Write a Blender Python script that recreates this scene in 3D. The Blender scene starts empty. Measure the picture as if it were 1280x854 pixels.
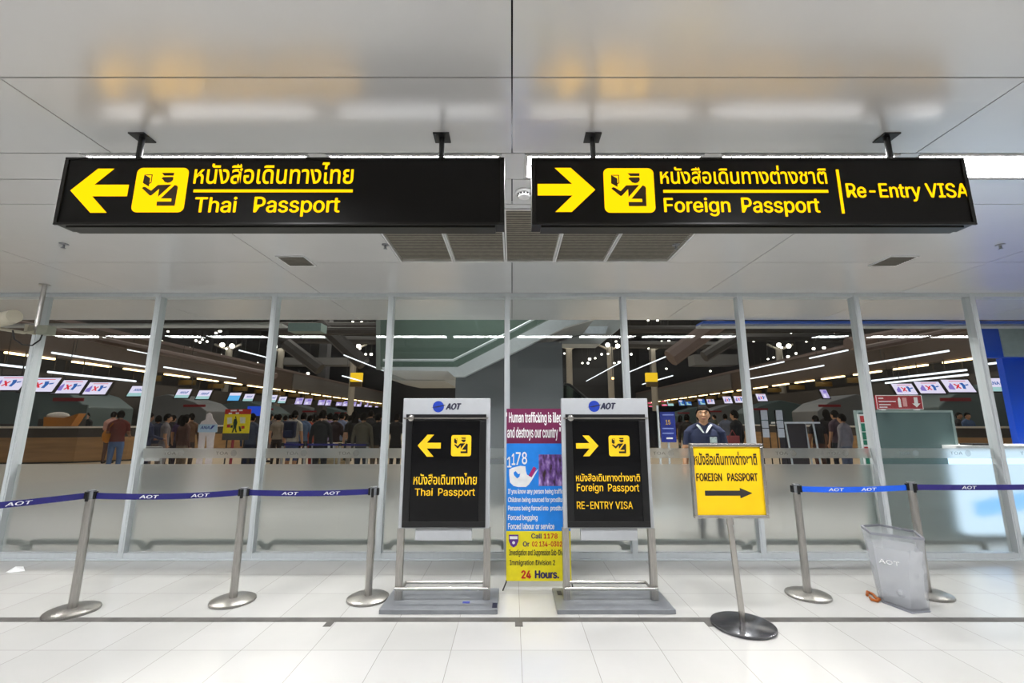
import bpy, bmesh, math, random
from mathutils import Vector, Matrix
random.seed(7)
SC = bpy.context.scene
COL = SC.collection

# ------------------------------------------------------------------ camera, world, exposure
FPX, EYE = 550.0, 1.55
TH = math.atan(100.0 / FPX)
CT, ST = math.cos(TH), math.sin(TH)
cam_d = bpy.data.cameras.new('camera'); cam = bpy.data.objects.new('camera', cam_d); COL.objects.link(cam)
cam_d.sensor_width = 36; cam_d.lens = FPX / 1280 * 36; cam_d.clip_end = 300; cam_d.clip_start = .02
cam.location = (0, 0, EYE); cam.rotation_euler = (math.pi / 2 + TH, 0, 0)
SC.camera = cam
SC.view_settings.view_transform = 'Standard'; SC.view_settings.look = 'None'
SC.view_settings.gamma = 1; SC.view_settings.use_curve_mapping = False
SC.view_settings.exposure = 0.0
wd = bpy.data.worlds.new('world'); SC.world = wd; wd.use_nodes = True
wd.node_tree.nodes['Background'].inputs[0].default_value = (.8, .85, 1, 1)
wd.node_tree.nodes['Background'].inputs[1].default_value = .02
SC.cycles.max_bounces = 8; SC.cycles.transparent_max_bounces = 24; SC.cycles.sample_clamp_indirect = 4
SC.cycles.caustics_reflective = False; SC.cycles.caustics_refractive = False

STRIP_POWER = 46.0      # ceiling light strips of the front hall
WARM_POWER = 6.0        # warm lamps over the check-in desks
HALL_FILL_POWER = 720.0      # high lamps of the check-in hall (watts each)
SIGN_POWER = 1.0
INNER_FILL_POWER = 40.0  # added fill lights just inside the glass (watts each)
FILL_POWER = 26.0      # added fill lights behind the viewer (watts each)

def lamp(name, loc, size, power, color, rot=(0, 0, 0), spread=180):
    d = bpy.data.lights.new(name, 'AREA'); d.shape = 'SQUARE'; d.size = size; d.energy = power; d.color = color; d.spread = math.radians(spread)
    o = bpy.data.objects.new(name, d); o.location = loc; o.rotation_euler = rot; COL.objects.link(o); return o
for lx in (-16, 0, 16):
    for ly in (14, 30, 48):
        lamp('hall_fill', (lx, ly, 13.6), 9.0, HALL_FILL_POWER, (1, .93, .84))
for lx in (-8, -4.8, -1.6, 1.6, 4.8, 8):                # unseen fill lights added at the front hall ceiling, no fixtures, narrow beams
    for ly in (-6.0, -3.6, -1.2, 1.15):
        lamp('fill_light', (lx, ly, 3.138), .3, FILL_POWER, (.985, .99, 1), (math.radians(8) if ly > 1 else 0, 0, 0), spread=136)
for lx in (-7, -5, -3, -1.0, 1.0, 3, 5, 7):              # fill lights added under the soffit inside the glass, no fixtures
    lamp('fill_light', (lx, 6.25, 3.138), .25, INNER_FILL_POWER, (1, .98, .95), spread=130)

# ------------------------------------------------------------------ measuring
def ray(px, py):
    xr = (px - 640) / FPX; yr = -(py - 427) / FPX
    return xr, CT - yr * ST, ST + yr * CT
def W(px, py, Y):
    x, y, z = ray(px, py); return Vector((x / y * Y, Y, EYE + z / y * Y))
def F(px, py, z=0.0):
    x, y, zz = ray(px, py); t = (z - EYE) / zz; return Vector((x * t, y * t, z))
def onX(px, py, X):
    x, y, z = ray(px, py); return W(px, py, X * y / x)
def pbox(a, b, c, d, Y):
    ym, xm = (b + d) / 2, (a + c) / 2
    return W(a, ym, Y).x, W(xm, d, Y).z, W(c, ym, Y).x, W(xm, b, Y).z

# ------------------------------------------------------------------ materials
def lin(h):
    h = h.lstrip('#'); out = []
    for i in (0, 2, 4):
        v = int(h[i:i + 2], 16) / 255
        out.append(v / 12.92 if v <= .04045 else ((v + .055) / 1.055) ** 2.4)
    return tuple(out) + (1,)
MC = {}
def mat(key, hexc, rough=.5, metal=0.0, var=.06, scale=14, spec=.5, bump=0.0, stretch=None):
    if key in MC: return MC[key]
    m = bpy.data.materials.new(key); m.use_nodes = True; nt = m.node_tree; b = nt.nodes['Principled BSDF']
    b.inputs['Roughness'].default_value = rough; b.inputs['Metallic'].default_value = metal
    b.inputs['Specular IOR Level'].default_value = spec
    tc = nt.nodes.new('ShaderNodeTexCoord'); mp = nt.nodes.new('ShaderNodeMapping'); nz = nt.nodes.new('ShaderNodeTexNoise')
    if stretch: mp.inputs['Scale'].default_value = stretch
    nz.inputs['Scale'].default_value = scale; nz.inputs['Detail'].default_value = 3
    nt.links.new(tc.outputs['Object'], mp.inputs['Vector']); nt.links.new(mp.outputs['Vector'], nz.inputs['Vector'])
    rp = nt.nodes.new('ShaderNodeValToRGB'); c = lin(hexc)
    rp.color_ramp.elements[0].position = .3; rp.color_ramp.elements[1].position = .7
    rp.color_ramp.elements[0].color = tuple(v * (1 - var) for v in c[:3]) + (1,)
    rp.color_ramp.elements[1].color = tuple(min(1, v * (1 + var)) for v in c[:3]) + (1,)
    nt.links.new(nz.outputs['Fac'], rp.inputs['Fac']); nt.links.new(rp.outputs['Color'], b.inputs['Base Color'])
    if bump:
        bp = nt.nodes.new('ShaderNodeBump'); bp.inputs['Strength'].default_value = bump; bp.inputs['Distance'].default_value = .01
        nt.links.new(nz.outputs['Fac'], bp.inputs['Height']); nt.links.new(bp.outputs['Normal'], b.inputs['Normal'])
    MC[key] = m; return m
def emi(key, rgb, s=1.0):
    if key in MC: return MC[key]
    m = bpy.data.materials.new(key); m.use_nodes = True; nt = m.node_tree; nt.nodes.clear()
    e = nt.nodes.new('ShaderNodeEmission'); o = nt.nodes.new('ShaderNodeOutputMaterial')
    e.inputs['Color'].default_value = tuple(rgb[:3]) + (1,); e.inputs['Strength'].default_value = s
    nt.links.new(e.outputs[0], o.inputs[0]); MC[key] = m; return m
def pane_mat(key, tint, refl=1.0):
    if key in MC: return MC[key]
    m = bpy.data.materials.new(key); m.use_nodes = True; nt = m.node_tree; nt.nodes.clear()
    o = nt.nodes.new('ShaderNodeOutputMaterial'); mx = nt.nodes.new('ShaderNodeMixShader')
    tr = nt.nodes.new('ShaderNodeBsdfTransparent'); tr.inputs[0].default_value = tuple(tint) + (1,)
    gl = nt.nodes.new('ShaderNodeBsdfGlossy'); gl.inputs['Roughness'].default_value = .0; gl.inputs[0].default_value = (refl, refl, refl, 1)
    fr = nt.nodes.new('ShaderNodeFresnel')
    ge = nt.nodes.new('ShaderNodeNewGeometry'); ior = nt.nodes.new('ShaderNodeMix'); ior.data_type = 'FLOAT'
    ior.inputs[2].default_value = 1.32; ior.inputs[3].default_value = 1 / 1.32
    nt.links.new(ge.outputs['Backfacing'], ior.inputs[0]); nt.links.new(ior.outputs[0], fr.inputs[0])
    nt.links.new(fr.outputs[0], mx.inputs[0]); nt.links.new(tr.outputs[0], mx.inputs[1]); nt.links.new(gl.outputs[0], mx.inputs[2])
    nt.links.new(mx.outputs[0], o.inputs[0]); MC[key] = m; return m
def haze_mat(key, hexc, white=.5, trans=.5, clear=.0, rough=.3):
    """white film: part diffuse, part translucent, part blurred see-through"""
    if key in MC: return MC[key]
    m = bpy.data.materials.new(key); m.use_nodes = True; nt = m.node_tree; nt.nodes.clear()
    o = nt.nodes.new('ShaderNodeOutputMaterial'); c = lin(hexc)
    df = nt.nodes.new('ShaderNodeBsdfDiffuse'); df.inputs[0].default_value = c
    tl = nt.nodes.new('ShaderNodeBsdfTranslucent'); tl.inputs[0].default_value = c
    m1 = nt.nodes.new('ShaderNodeMixShader'); m1.inputs[0].default_value = trans
    nt.links.new(df.outputs[0], m1.inputs[1]); nt.links.new(tl.outputs[0], m1.inputs[2])
    rf = nt.nodes.new('ShaderNodeBsdfRefraction'); rf.inputs['Roughness'].default_value = rough; rf.inputs['IOR'].default_value = 1.2
    tp = nt.nodes.new('ShaderNodeBsdfTransparent')
    m2 = nt.nodes.new('ShaderNodeMixShader'); m2.inputs[0].default_value = clear
    nt.links.new(rf.outputs[0], m2.inputs[1]); nt.links.new(tp.outputs[0], m2.inputs[2])
    m3 = nt.nodes.new('ShaderNodeMixShader'); m3.inputs[0].default_value = white
    nt.links.new(m2.outputs[0], m3.inputs[1]); nt.links.new(m1.outputs[0], m3.inputs[2])
    nt.links.new(m3.outputs[0], o.inputs[0]); MC[key] = m; return m
def floor_mat():
    m = bpy.data.materials.new('floor_tiles'); m.use_nodes = True; nt = m.node_tree; b = nt.nodes['Principled BSDF']
    tc = nt.nodes.new('ShaderNodeTexCoord'); mp = nt.nodes.new('ShaderNodeMapping'); mp.inputs['Location'].default_value = (-.063 + 4.82, -3.361 + 5.085, 0)
    br = nt.nodes.new('ShaderNodeTexBrick'); br.offset = 0; br.squash = 1
    br.inputs['Scale'].default_value = 1; br.inputs['Brick Width'].default_value = .482; br.inputs['Row Height'].default_value = .5085
    br.inputs['Mortar Size'].default_value = .0017; br.inputs['Mortar Smooth'].default_value = 0
    br.inputs['Color1'].default_value = lin('c7c6c3'); br.inputs['Color2'].default_value = lin('c2c1bd'); br.inputs['Mortar'].default_value = lin('8f8b85')
    nz = nt.nodes.new('ShaderNodeTexNoise'); nz.inputs['Scale'].default_value = 2.2; nz.inputs['Detail'].default_value = 6
    mx = nt.nodes.new('ShaderNodeMixRGB'); mx.blend_type = 'MULTIPLY'; mx.inputs[0].default_value = .12
    nt.links.new(tc.outputs['Object'], mp.inputs['Vector']); nt.links.new(mp.outputs[0], br.inputs['Vector']); nt.links.new(tc.outputs['Object'], nz.inputs['Vector'])
    nt.links.new(br.outputs['Color'], mx.inputs[1]); nt.links.new(nz.outputs['Fac'], mx.inputs[2]); nt.links.new(mx.outputs[0], b.inputs['Base Color'])
    b.inputs['Roughness'].default_value = .17; b.inputs['Specular IOR Level'].default_value = .45
    return m

# ------------------------------------------------------------------ mesh building
class MB:
    def __init__(s): s.v = []; s.f = []
    def add(s, vs, fs):
        n = len(s.v); s.v += [Vector(v) for v in vs]; s.f += [tuple(i + n for i in f) for f in fs]; return s
    def box(s, x0, x1, y0, y1, z0, z1):
        vs = [(x, y, z) for x in sorted((x0, x1)) for y in sorted((y0, y1)) for z in sorted((z0, z1))]
        return s.add(vs, [(0, 1, 3, 2), (4, 6, 7, 5), (0, 4, 5, 1), (2, 3, 7, 6), (0, 2, 6, 4), (1, 5, 7, 3)])
    def rings(s, rs, cap=True, closed=False):
        n = len(rs[0]); vs = [p for r in rs for p in r]; fs = []
        m = len(rs)
        for i in range(m if closed else m - 1):
            for j in range(n):
                a, b = i * n + j, i * n + (j + 1) % n; c, d = ((i + 1) % m) * n + (j + 1) % n, ((i + 1) % m) * n + j
                fs.append((a, b, c, d))
        if cap and not closed: fs += [tuple(range(n))[::-1], tuple((m - 1) * n + j for j in range(n))]
        return s.add(vs, fs)
    def tube(s, pts, r, n=12, closed=False):
        pts = [Vector(p) for p in pts]; rs = []; m = len(pts); up = None
        rad = r if isinstance(r, (list, tuple)) else [r] * m
        for i, p in enumerate(pts):
            a = pts[i - 1] if (i > 0 or closed) else p; b = pts[(i + 1) % m] if (i < m - 1 or closed) else p
            t = (b - a).normalized()
            if up is None: up = Vector((0, 0, 1)) if abs(t.z) < .9 else Vector((0, 1, 0))
            u = t.cross(up).normalized(); w = u.cross(t).normalized(); up = w
            rs.append([p + rad[i] * (u * math.cos(2 * math.pi * k / n) + w * math.sin(2 * math.pi * k / n)) for k in range(n)])
        return s.rings(rs, True, closed)
    def lathe(s, prof, c=(0, 0, 0), n=40):
        rs = [[Vector((c[0] + r * math.cos(2 * math.pi * k / n), c[1] + r * math.sin(2 * math.pi * k / n), c[2] + z)) for k in range(n)] for r, z in prof]
        return s.rings(rs)
    def prism(s, poly, y0, y1):
        """outline in x,z carried from y0 to y1"""
        n = len(poly)
        vs = [(x, y0, z) for x, z in poly] + [(x, y1, z) for x, z in poly]
        return s.add(vs, [tuple(range(n)), tuple(range(n, 2 * n))[::-1]] + [(i, i + n, (i + 1) % n + n, (i + 1) % n) for i in range(n)])
    def vprism(s, poly, z0, z1):
        n = len(poly)
        vs = [(x, y, z0) for x, y in poly] + [(x, y, z1) for x, y in poly]
        return s.add(vs, [tuple(range(n))[::-1], tuple(range(n, 2 * n))] + [(i, (i + 1) % n, (i + 1) % n + n, i + n) for i in range(n)])
    def ball(s, c, rx, ry, rz, n=16, m=10):
        rs = [[Vector((c[0] + rx * math.sin(t) * math.cos(2 * math.pi * k / n), c[1] + ry * math.sin(t) * math.sin(2 * math.pi * k / n), c[2] - rz * math.cos(t))) for k in range(n)]
              for t in [math.pi * (i + .02) / (m + .04) + .01 for i in range(m + 1)]]
        return s.rings(rs)
    def xf(s, M): s.v = [M @ v for v in s.v]; return s
def root_loc(o):
    p = Vector((0, 0, 0))
    while o: p = p + o.location; o = o.parent
    return p
def link_mesh(name, me, mats, parent=None):
    o = bpy.data.objects.new(name, me); COL.objects.link(o)
    for m in (mats if isinstance(mats, (list, tuple)) else [mats]): me.materials.append(m)
    if parent: o.parent = parent
    return o
def obj(name, mb, m, parent=None, smooth=False, bevel=0.0, origin=None):
    off = root_loc(parent) if parent else Vector(origin if origin is not None else (0, 0, 0))
    me = bpy.data.meshes.new(name); me.from_pydata([v - off for v in mb.v], [], mb.f); me.update()
    b = bmesh.new(); b.from_mesh(me); bmesh.ops.recalc_face_normals(b, faces=b.faces); b.to_mesh(me); b.free()
    if smooth:
        me.polygons.foreach_set('use_smooth', [True] * len(me.polygons)); me.set_sharp_from_angle(angle=math.radians(40))
    o = link_mesh(name, me, m, parent)
    if not parent and origin is not None: o.location = origin
    if bevel:
        bv = o.modifiers.new('bevel', 'BEVEL'); bv.width = bevel; bv.segments = 2; bv.limit_method = 'ANGLE'
    return o
def tag(o, label, cat, group=None):
    o['label'] = label; o['category'] = cat
    if group: o['group'] = group
    return o
def thing(name, label, cat, loc, group=None):
    o = bpy.data.objects.new(name, None); COL.objects.link(o); o.location = loc; o.empty_display_size = .1
    return tag(o, label, cat, group)
def struct(name, mb, m, parent=None, **k):
    o = obj(name, mb, m, parent, **k)
    o['kind'] = 'structure'; return o
try:
    import os
    FONT = bpy.data.fonts.load(os.path.join(bpy.utils.resource_path('LOCAL'), 'datafiles', 'fonts', 'Inter.woff2'))
except Exception:
    FONT = None
def text(name, body, box, Y, m, parent, bold=0.0, mirror=False, shear=0.0, normal=-1):
    """flat lettering fitted to box = (x0, z0, x1, z1) on the plane y = Y"""
    cu = bpy.data.curves.new('lettering_curve', 'FONT'); cu.body = body; cu.offset = 0 if FONT and body.isascii() else bold; cu.shear = shear; cu.font = FONT if (FONT and body.isascii()) else cu.font; cu.resolution_u = 4
    t = bpy.data.objects.new('lettering_curve', cu); COL.objects.link(t)
    dg = bpy.context.evaluated_depsgraph_get(); dg.update()
    me = bpy.data.meshes.new_from_object(t.evaluated_get(dg)); bpy.data.objects.remove(t)
    if FONT and body.isascii() and bold:
        d = bold * .55; bm0 = bmesh.new()
        for q, (dx, dy) in enumerate(((-d, 0), (d, 0), (0, d * .6), (0, -d * .6))):
            n0 = len(bm0.verts); bm0.from_mesh(me); bm0.verts.ensure_lookup_table()
            for v in bm0.verts[n0:]: v.co.x += dx; v.co.y += dy; v.co.z = q
        bm0.to_mesh(me); bm0.free()
    xs = [v.co.x for v in me.vertices]; ys = [v.co.y for v in me.vertices]
    x0, z0, x1, z1 = box; a, b, c, d = min(xs), min(ys), max(xs), max(ys)
    off = root_loc(parent)
    for v in me.vertices:
        u = (v.co.x - a) / (c - a); w = (v.co.y - b) / (d - b)
        if mirror: u = 1 - u
        v.co = Vector((x0 + (x1 - x0) * u, Y - v.co.z * .0003, z0 + (z1 - z0) * w)) - off
    me.name = name; me.materials.clear()
    return link_mesh(name, me, m, parent)
def flat(polys, Y, name, m, parent, th=.0012):
    mb = MB()
    for p in polys: mb.prism(p, Y - th, Y)
    return obj(name, mb, m, parent)
def rrect(x0, z0, x1, z1, r, n=6):
    pts = []
    for cx, cz, a0 in ((x1 - r, z1 - r, 0), (x0 + r, z1 - r, 90), (x0 + r, z0 + r, 180), (x1 - r, z0 + r, 270)):
        for i in range(n + 1):
            a = math.radians(a0 + 90 * i / n); pts.append((cx + r * math.cos(a), cz + r * math.sin(a)))
    return pts
def disc2(cx, cz, r, n=24, ry=None): return [(cx + r * math.cos(2 * math.pi * i / n), cz + (ry or r) * math.sin(2 * math.pi * i / n)) for i in range(n)]
ORD = ['nearest', 'second', 'third', 'fourth', 'fifth', 'sixth', 'seventh', 'eighth', 'ninth', 'tenth', 'eleventh', 'twelfth', 'thirteenth', 'fourteenth', 'fifteenth', 'sixteenth', 'seventeenth', 'eighteenth', 'nineteenth', 'twentieth', 'twenty-first', 'twenty-second', 'twenty-third', 'twenty-fourth']

# ------------------------------------------------------------------ shared materials
M_ceil = mat('ceiling_panel', 'f0f0f1', .27, .36, .012, 3, .5)
M_void = mat('ceiling_void', '15151a', .8)
M_alu = mat('aluminium', 'd0d6d9', .38, .15, .03, 20, stretch=(1, 1, .1))
M_steel = mat('brushed_steel', 'b9b6b2', .3, 1, .12, 30, stretch=(6, 6, .4))
M_steel2 = mat('polished_steel', 'cfcbc6', .25, 1, .05, 20)
M_plate = mat('dark_steel_plate', '83868b', .32, .3, .1, 9)
M_black = mat('black_plastic', '0e0e10', .35, 0, .1)
M_signbox = mat('sign_casing', '14120e', .35, .2, .1, spec=.4)
M_signface = mat('sign_face', '0d0b09', .5, 0, .05, spec=.2)
M_glass = pane_mat('pane_glass', (.97, .985, .98))
M_frost = haze_mat('frosted_film', 'e2e4e1', .2, .30, .0, .30)
M_yel = emi('sign_yellow_light', (1.6, .86, .004), SIGN_POWER)
M_dk = mat('pictogram_dark', '3a2606', .6)
M_white = mat('white_paint', 'e9e9ea', .5)
M_belt = mat('navy_webbing', '131062', .6, 0, .08, 60)
M_belt2 = mat('bright_blue_webbing', '0a58d8', .6, 0, .08, 60)
M_belt3 = mat('indigo_webbing', '231a6c', .6, 0, .08, 60)
M_grey = mat('grey_panel', 'b4b7bb', .42, .2, .03)
M_dark = mat('dark_grey_paint', '4b4c4e', .6, 0, .1, 3)

# ------------------------------------------------------------------ setting: front hall
YG = 5.40                                   # glass line
HC = 3.143                                  # ceiling height
FX0, FX1, FY0 = -12.0, 12.0, -10.0
FM = floor_mat()
struct('floor', MB().box(FX0, FX1, FY0, 12.5, -.12, 0), FM)
# ceiling of panels with open dark joints, a slot for the lights and an opening for the grilles
GX0, GX1 = F(500, 326.5, HC).x, F(836, 326.5, HC).x
cb = MB(); J = .004
xe = [FX0, -9.66, -7.245, -4.83, -2.415, 0.0, 2.435, 4.85, 7.265, 9.68, FX1]
LY0, LY1 = 2.41, 2.70                         # light slot
ye = [FY0, -7.95, -5.51, -3.06, -.62, 1.815, LY0]
def panel(x0, x1, y0, y1): cb.box(x0 + J, x1 - J, y0 + J, y1 - J, HC, HC + .03)
for i in range(len(xe) - 1):
    for k in range(len(ye) - 1): panel(xe[i], xe[i + 1], ye[k], ye[k + 1])
    panel(xe[i], xe[i + 1], LY1, 3.045)
    if xe[i + 1] <= -2 or xe[i] >= 2: panel(xe[i], xe[i + 1], 3.045, 4.26)
    panel(xe[i], xe[i + 1], 4.26, YG + 1.44)
panel(-2.415, GX0, 3.045, 4.26); panel(GX1, 2.435, 3.045, 4.26); panel(GX0, GX1, 3.045, 3.11)
# light slot fillers between fixtures
LIT = [(-8.7, -7.8), (-7.7, -6.75), (-6.6, -5.9), (-5.8, -4.65), (-4.45, -3.55), (-2.62, -1.235), (-1.135, -.06), (.075, 1.17), (1.265, 2.36), (2.47, 3.5), (3.6, 4.3), (5.75, 6.4), (6.8, 7.95), (8.05, 8.9)]
edges = [FX0] + [v for a in LIT for v in a] + [FX1]
for a, b in zip(edges[0::2], edges[1::2]): panel(a - J * 2, b + J * 2, LY0, LY1)
struct('ceiling', cb, M_ceil)
struct('ceiling_void', MB().box(FX0, FX1, FY0, YG + 1.4, HC + .22, HC + .3), M_void)
M_wall = mat('hall_wall', 'cfcdc8', .6, 0, .03, 2)
struct('wall_left', MB().box(FX0 - .2, FX0, FY0, YG - .2, 0, HC + .3), M_wall)
struct('wall_right', MB().box(FX1, FX1 + .2, FY0, YG - .2, 0, HC + .3), M_wall)
struct('wall_back', MB().box(FX0, FX1, FY0 - .2, FY0, 0, HC + .3), M_wall)
M_lit = emi('ceiling_light_diffuser', (.99, .99, 1), STRIP_POWER)
names = ['left half of the left hanging sign', 'right half of the left hanging sign', 'left end of the right hanging sign', 'middle of the right hanging sign', 'right end of the right hanging sign', 'far right edge of the ceiling']
def ceiling_light(a, b, y0, y1, label):
    t = thing('ceiling_light', label, 'ceiling light', ((a + b) / 2, (y0 + y1) / 2, HC), 'recessed ceiling lights')
    fr = MB(); w = .018
    fr.box(a, b, y0, y0 + w, HC - .002, HC + .09); fr.box(a, b, y1 - w, y1, HC - .002, HC + .09)
    fr.box(a, a + w, y0 + w, y1 - w, HC - .002, HC + .09); fr.box(b - w, b, y0 + w, y1 - w, HC - .002, HC + .09)
    obj('frame', fr, M_white, t)
    obj('diffuser', MB().box(a + w, b - w, y0 + w, y1 - w, HC + .0, HC + .02), M_lit, t)
for i, (a, b) in enumerate(LIT):
    lb = 'long white recessed ceiling light behind the ' + names[i - 5] if 5 <= i < 10 else 'recessed ceiling light whose line shows mirrored in the %s windows' % ('left' if a < 0 else 'right')
    ceiling_light(a + .005, b - .005, LY0 + .01, LY1 - .01, lb)
# floor strip and its marks
M_strip = mat('floor_strip', '55524f', .55, 0, .25, 9)
struct('trim_1', MB().box(-9, 9, 3.795, 3.872, .0, .002), M_strip)
for i, (px, py) in enumerate(((415, 776), (648.5, 777), (884, 777))):
    p = F(px, py); struct('trim_%d' % (i + 2), MB().box(p.x - .03, p.x + .03, 3.715, 3.80, 0, .0025), M_strip)

# glass wall
MX = [-.06 + 1.4625 * k for k in range(-6, 7)]
for k, x in enumerate(MX):
    mb = MB().box(x - .033, x + .033, YG - .056, YG + .052, 0, HC)
    mb.box(x - .02, x + .02, YG - .062, YG - .056, 0.08, HC - .03)
    struct('trim_%d' % (k + 10), mb, M_alu, bevel=.003)
struct('trim_30', MB().box(MX[0], MX[-1], YG - .05, YG + .09, HC - .045, HC), M_alu, bevel=.003)
sl = MB().box(MX[0], MX[-1], YG - .05, YG + .09, .018, .075); sl.box(MX[0], MX[-1], YG - .07, YG + .09, .0, .018)
struct('trim_31', sl, M_alu, bevel=.003)
ZB = [W(640, y, YG).z for y in (580.5, 573, 560.5)]
M_filmlogo = haze_mat('film_logo', 'f2f2f0', .12, .4, .6, .2)
for k in range(len(MX) - 1):
    a, b = MX[k] + .037, MX[k + 1] - .037
    w = struct('window_%d' % (k + 1), MB().box(a, b, YG, YG + .01, .077, HC - .047), M_glass)
    fm = MB().box(a, b, YG + .013, YG + .016, .077, ZB[0])
    obj('frosted_film', fm, M_frost, w)
    if MX[k] > -4.6:
        obj('frosted_band', MB().box(a, b, YG + .013, YG + .016, ZB[1], ZB[2]), M_frost, w)
        for q in (.27, .72):
            cx = a + (b - a) * q; zc = (ZB[1] + ZB[2]) / 2
            text('film_lettering', 'AOT', (cx - .13, zc - .018, cx + .02, zc + .018), YG + .0118, M_filmlogo, w, .02, True)
            ring = [disc2(cx + .085, zc, .036)]
            flat(ring, YG + .0122, 'film_emblem', M_filmlogo, w, .0008)

# ------------------------------------------------------------------ hanging signs
PIC = dict(
    cap=[(.483, .884), (.721, .884), (.718, .82), (.536, .82)],
    face=[(.518, .788), (.717, .79), (.72, .725), (.68, .672), (.625, .656), (.563, .677), (.527, .729), (.492, .752)],
    book=[(.152, .847), (.273, .764), (.271, .573), (.146, .653)],
    pg1=[(.152, .847), (.309, .847), (.309, .83), (.2, .83)], pg2=[(.292, .84), (.309, .84), (.312, .66), (.27, .63), (.27, .655), (.296, .675)],
    arm=[(.148, .533), (.16, .556), (.18, .567), (.212, .56), (.328, .478), (.441, .608), (.702, .618), (.478, .342), (.478, .522), (.356, .382), (.335, .37), (.313, .374)],
    body=[(.769, .608), (.816, .589), (.832, .549), (.823, .143), (.476, .143), (.471, .236), (.748, .236), (.743, .306), (.534, .306)])
def pictogram(box, Y, parent, my, md):
    x0, z0, x1, z1 = box
    o = flat([rrect(x0, z0, x1, z1, (x1 - x0) * .11)], Y, 'pictogram', my, parent)
    flat([[(x0 + (x1 - x0) * u, z0 + (z1 - z0) * v) for u, v in p] for p in PIC.values()], Y - .0014, 'officer_figure', md, o, .0006)
ARW = [(0, 0), (.536, .5), (.9, .5), (.51, .13), (1.29, .13), (1.29, -.13), (.51, -.13), (.9, -.5), (.536, -.5)]
def arrow(box, Y, parent, m, right=False):
    x0, z0, x1, z1 = box; pts = []
    for u, v in ARW:
        u /= 1.29
        if right: u = 1 - u
        pts.append((x0 + (x1 - x0) * u, (z0 + z1) / 2 + (z1 - z0) * v))
    flat([pts], Y, 'arrow', m, parent)
SY = 2.20
ZT, ZBt = W(300, 197, SY).z, W(300, 281, SY).z
M_bl = mat('sign_underside', '2a2926', .4, .3, .1)
def hanging_sign(x0, x1, label, side):
    t = thing('hanging_sign', label, 'sign', ((x0 + x1) / 2, SY + .055, ZT))
    b = MB().box(x0, x1, SY + .008, SY + .11, ZBt + .006, ZT)
    obj('housing', b, M_signbox, t, bevel=.004)
    fr = MB(); w = .022
    fr.box(x0, x1, SY - .004, SY + .008, ZT - w * .6, ZT); fr.box(x0, x1, SY - .004, SY + .008, ZBt, ZBt + w * .6)
    fr.box(x0, x0 + w, SY - .004, SY + .008, ZBt + w * .6, ZT - w * .6); fr.box(x1 - w, x1, SY - .004, SY + .008, ZBt + w * .6, ZT - w * .6)
    obj('rim', fr, M_signbox, t, bevel=.002)
    obj('face_panel', MB().box(x0 + w, x1 - w, SY + .002, SY + .008, ZBt + w * .6, ZT - w * .6), M_signface, t)
    obj('bottom_cover', MB().box(x0 + .05, x1 - .05, SY + .02, SY + .1, ZBt - .006, ZBt + .006), M_bl, t)
    return t
FY = SY + .0015
s1 = hanging_sign(W(66, 238, SY).x * .985, W(630.5, 238, SY).x, 'wide black hanging sign with left arrow and yellow Thai Passport lettering', 'l')
arrow(pbox(88, 211, 160, 266, FY), FY, s1, M_yel)
pictogram(pbox(168, 210, 233, 265.5, FY), FY, s1, M_yel, M_dk)
text('thai_lettering', 'หนังสือเดินทางไทย', pbox(243, 203, 442, 230, FY), FY, M_yel, s1, .014)
flat([[(W(242, 238, FY).x, W(340, 240.5, FY).z), (W(441, 238, FY).x, W(340, 240.5, FY).z), (W(441, 238, FY).x, W(340, 237, FY).z), (W(242, 238, FY).x, W(340, 237, FY).z)]], FY, 'divider_line', M_yel, s1)
text('english_lettering', 'Thai', pbox(243, 246, 296, 266, FY), FY, M_yel, s1, .03); text('english_lettering', 'Passport', pbox(317, 246, 425, 271, FY), FY, M_yel, s1, .03)
s2 = hanging_sign(W(664.5, 238, SY).x, W(1211, 238, SY).x * 1.003, 'wide black hanging sign with right arrow reading Foreign Passport and Re-Entry VISA', 'r')
arrow(pbox(672, 210, 744, 265, FY), FY, s2, M_yel, True)
pictogram(pbox(755, 210.5, 818, 266, FY), FY, s2, M_yel, M_dk)
text('thai_lettering', 'หนังสือเดินทางต่างชาติ', pbox(825, 207, 1033, 230, FY), FY, M_yel, s2, .014)
flat([[(W(829, 238, FY).x, W(930, 241, FY).z), (W(1035, 238, FY).x, W(930, 241, FY).z), (W(1035, 238, FY).x, W(930, 237.5, FY).z), (W(829, 238, FY).x, W(930, 237.5, FY).z)]], FY, 'divider_line', M_yel, s2)
text('english_lettering', 'Foreign', pbox(830, 247, 913, 270.5, FY), FY, M_yel, s2, .03); text('english_lettering', 'Passport', pbox(927, 247, 1025, 271, FY), FY, M_yel, s2, .03)
b_ = pbox(1048.5, 212, 1052, 267, FY); flat([[(b_[0], b_[1]), (b_[2], b_[1]), (b_[2], b_[3]), (b_[0], b_[3])]], FY, 'divider_bar', M_yel, s2)
text('visa_lettering', 'Re-Entry VISA', pbox(1058, 229, 1211, 252, FY), FY, M_yel, s2, .03)
for s, pxs in ((s1, (180, 553)), (s2, (740, 1106))):
    for px in pxs:
        x = F(px, 173, HC).x
        hb = MB().box(x - .045, x + .045, SY + .012, SY + .1, HC - .008, HC); hb.tube([(x, SY + .055, HC - .008), (x, SY + .055, ZT - .002)], .015, 14)
        obj('hanger', hb, M_black, s)
for s, px in ((s1, 195), (s2, 1097)):
    x = W(px, 195, SY + .1).x
    obj('cable_box', MB().box(x - .05, x + .05, SY + .06, SY + .1, ZT, ZT + .035), M_black, s, bevel=.003)

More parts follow.
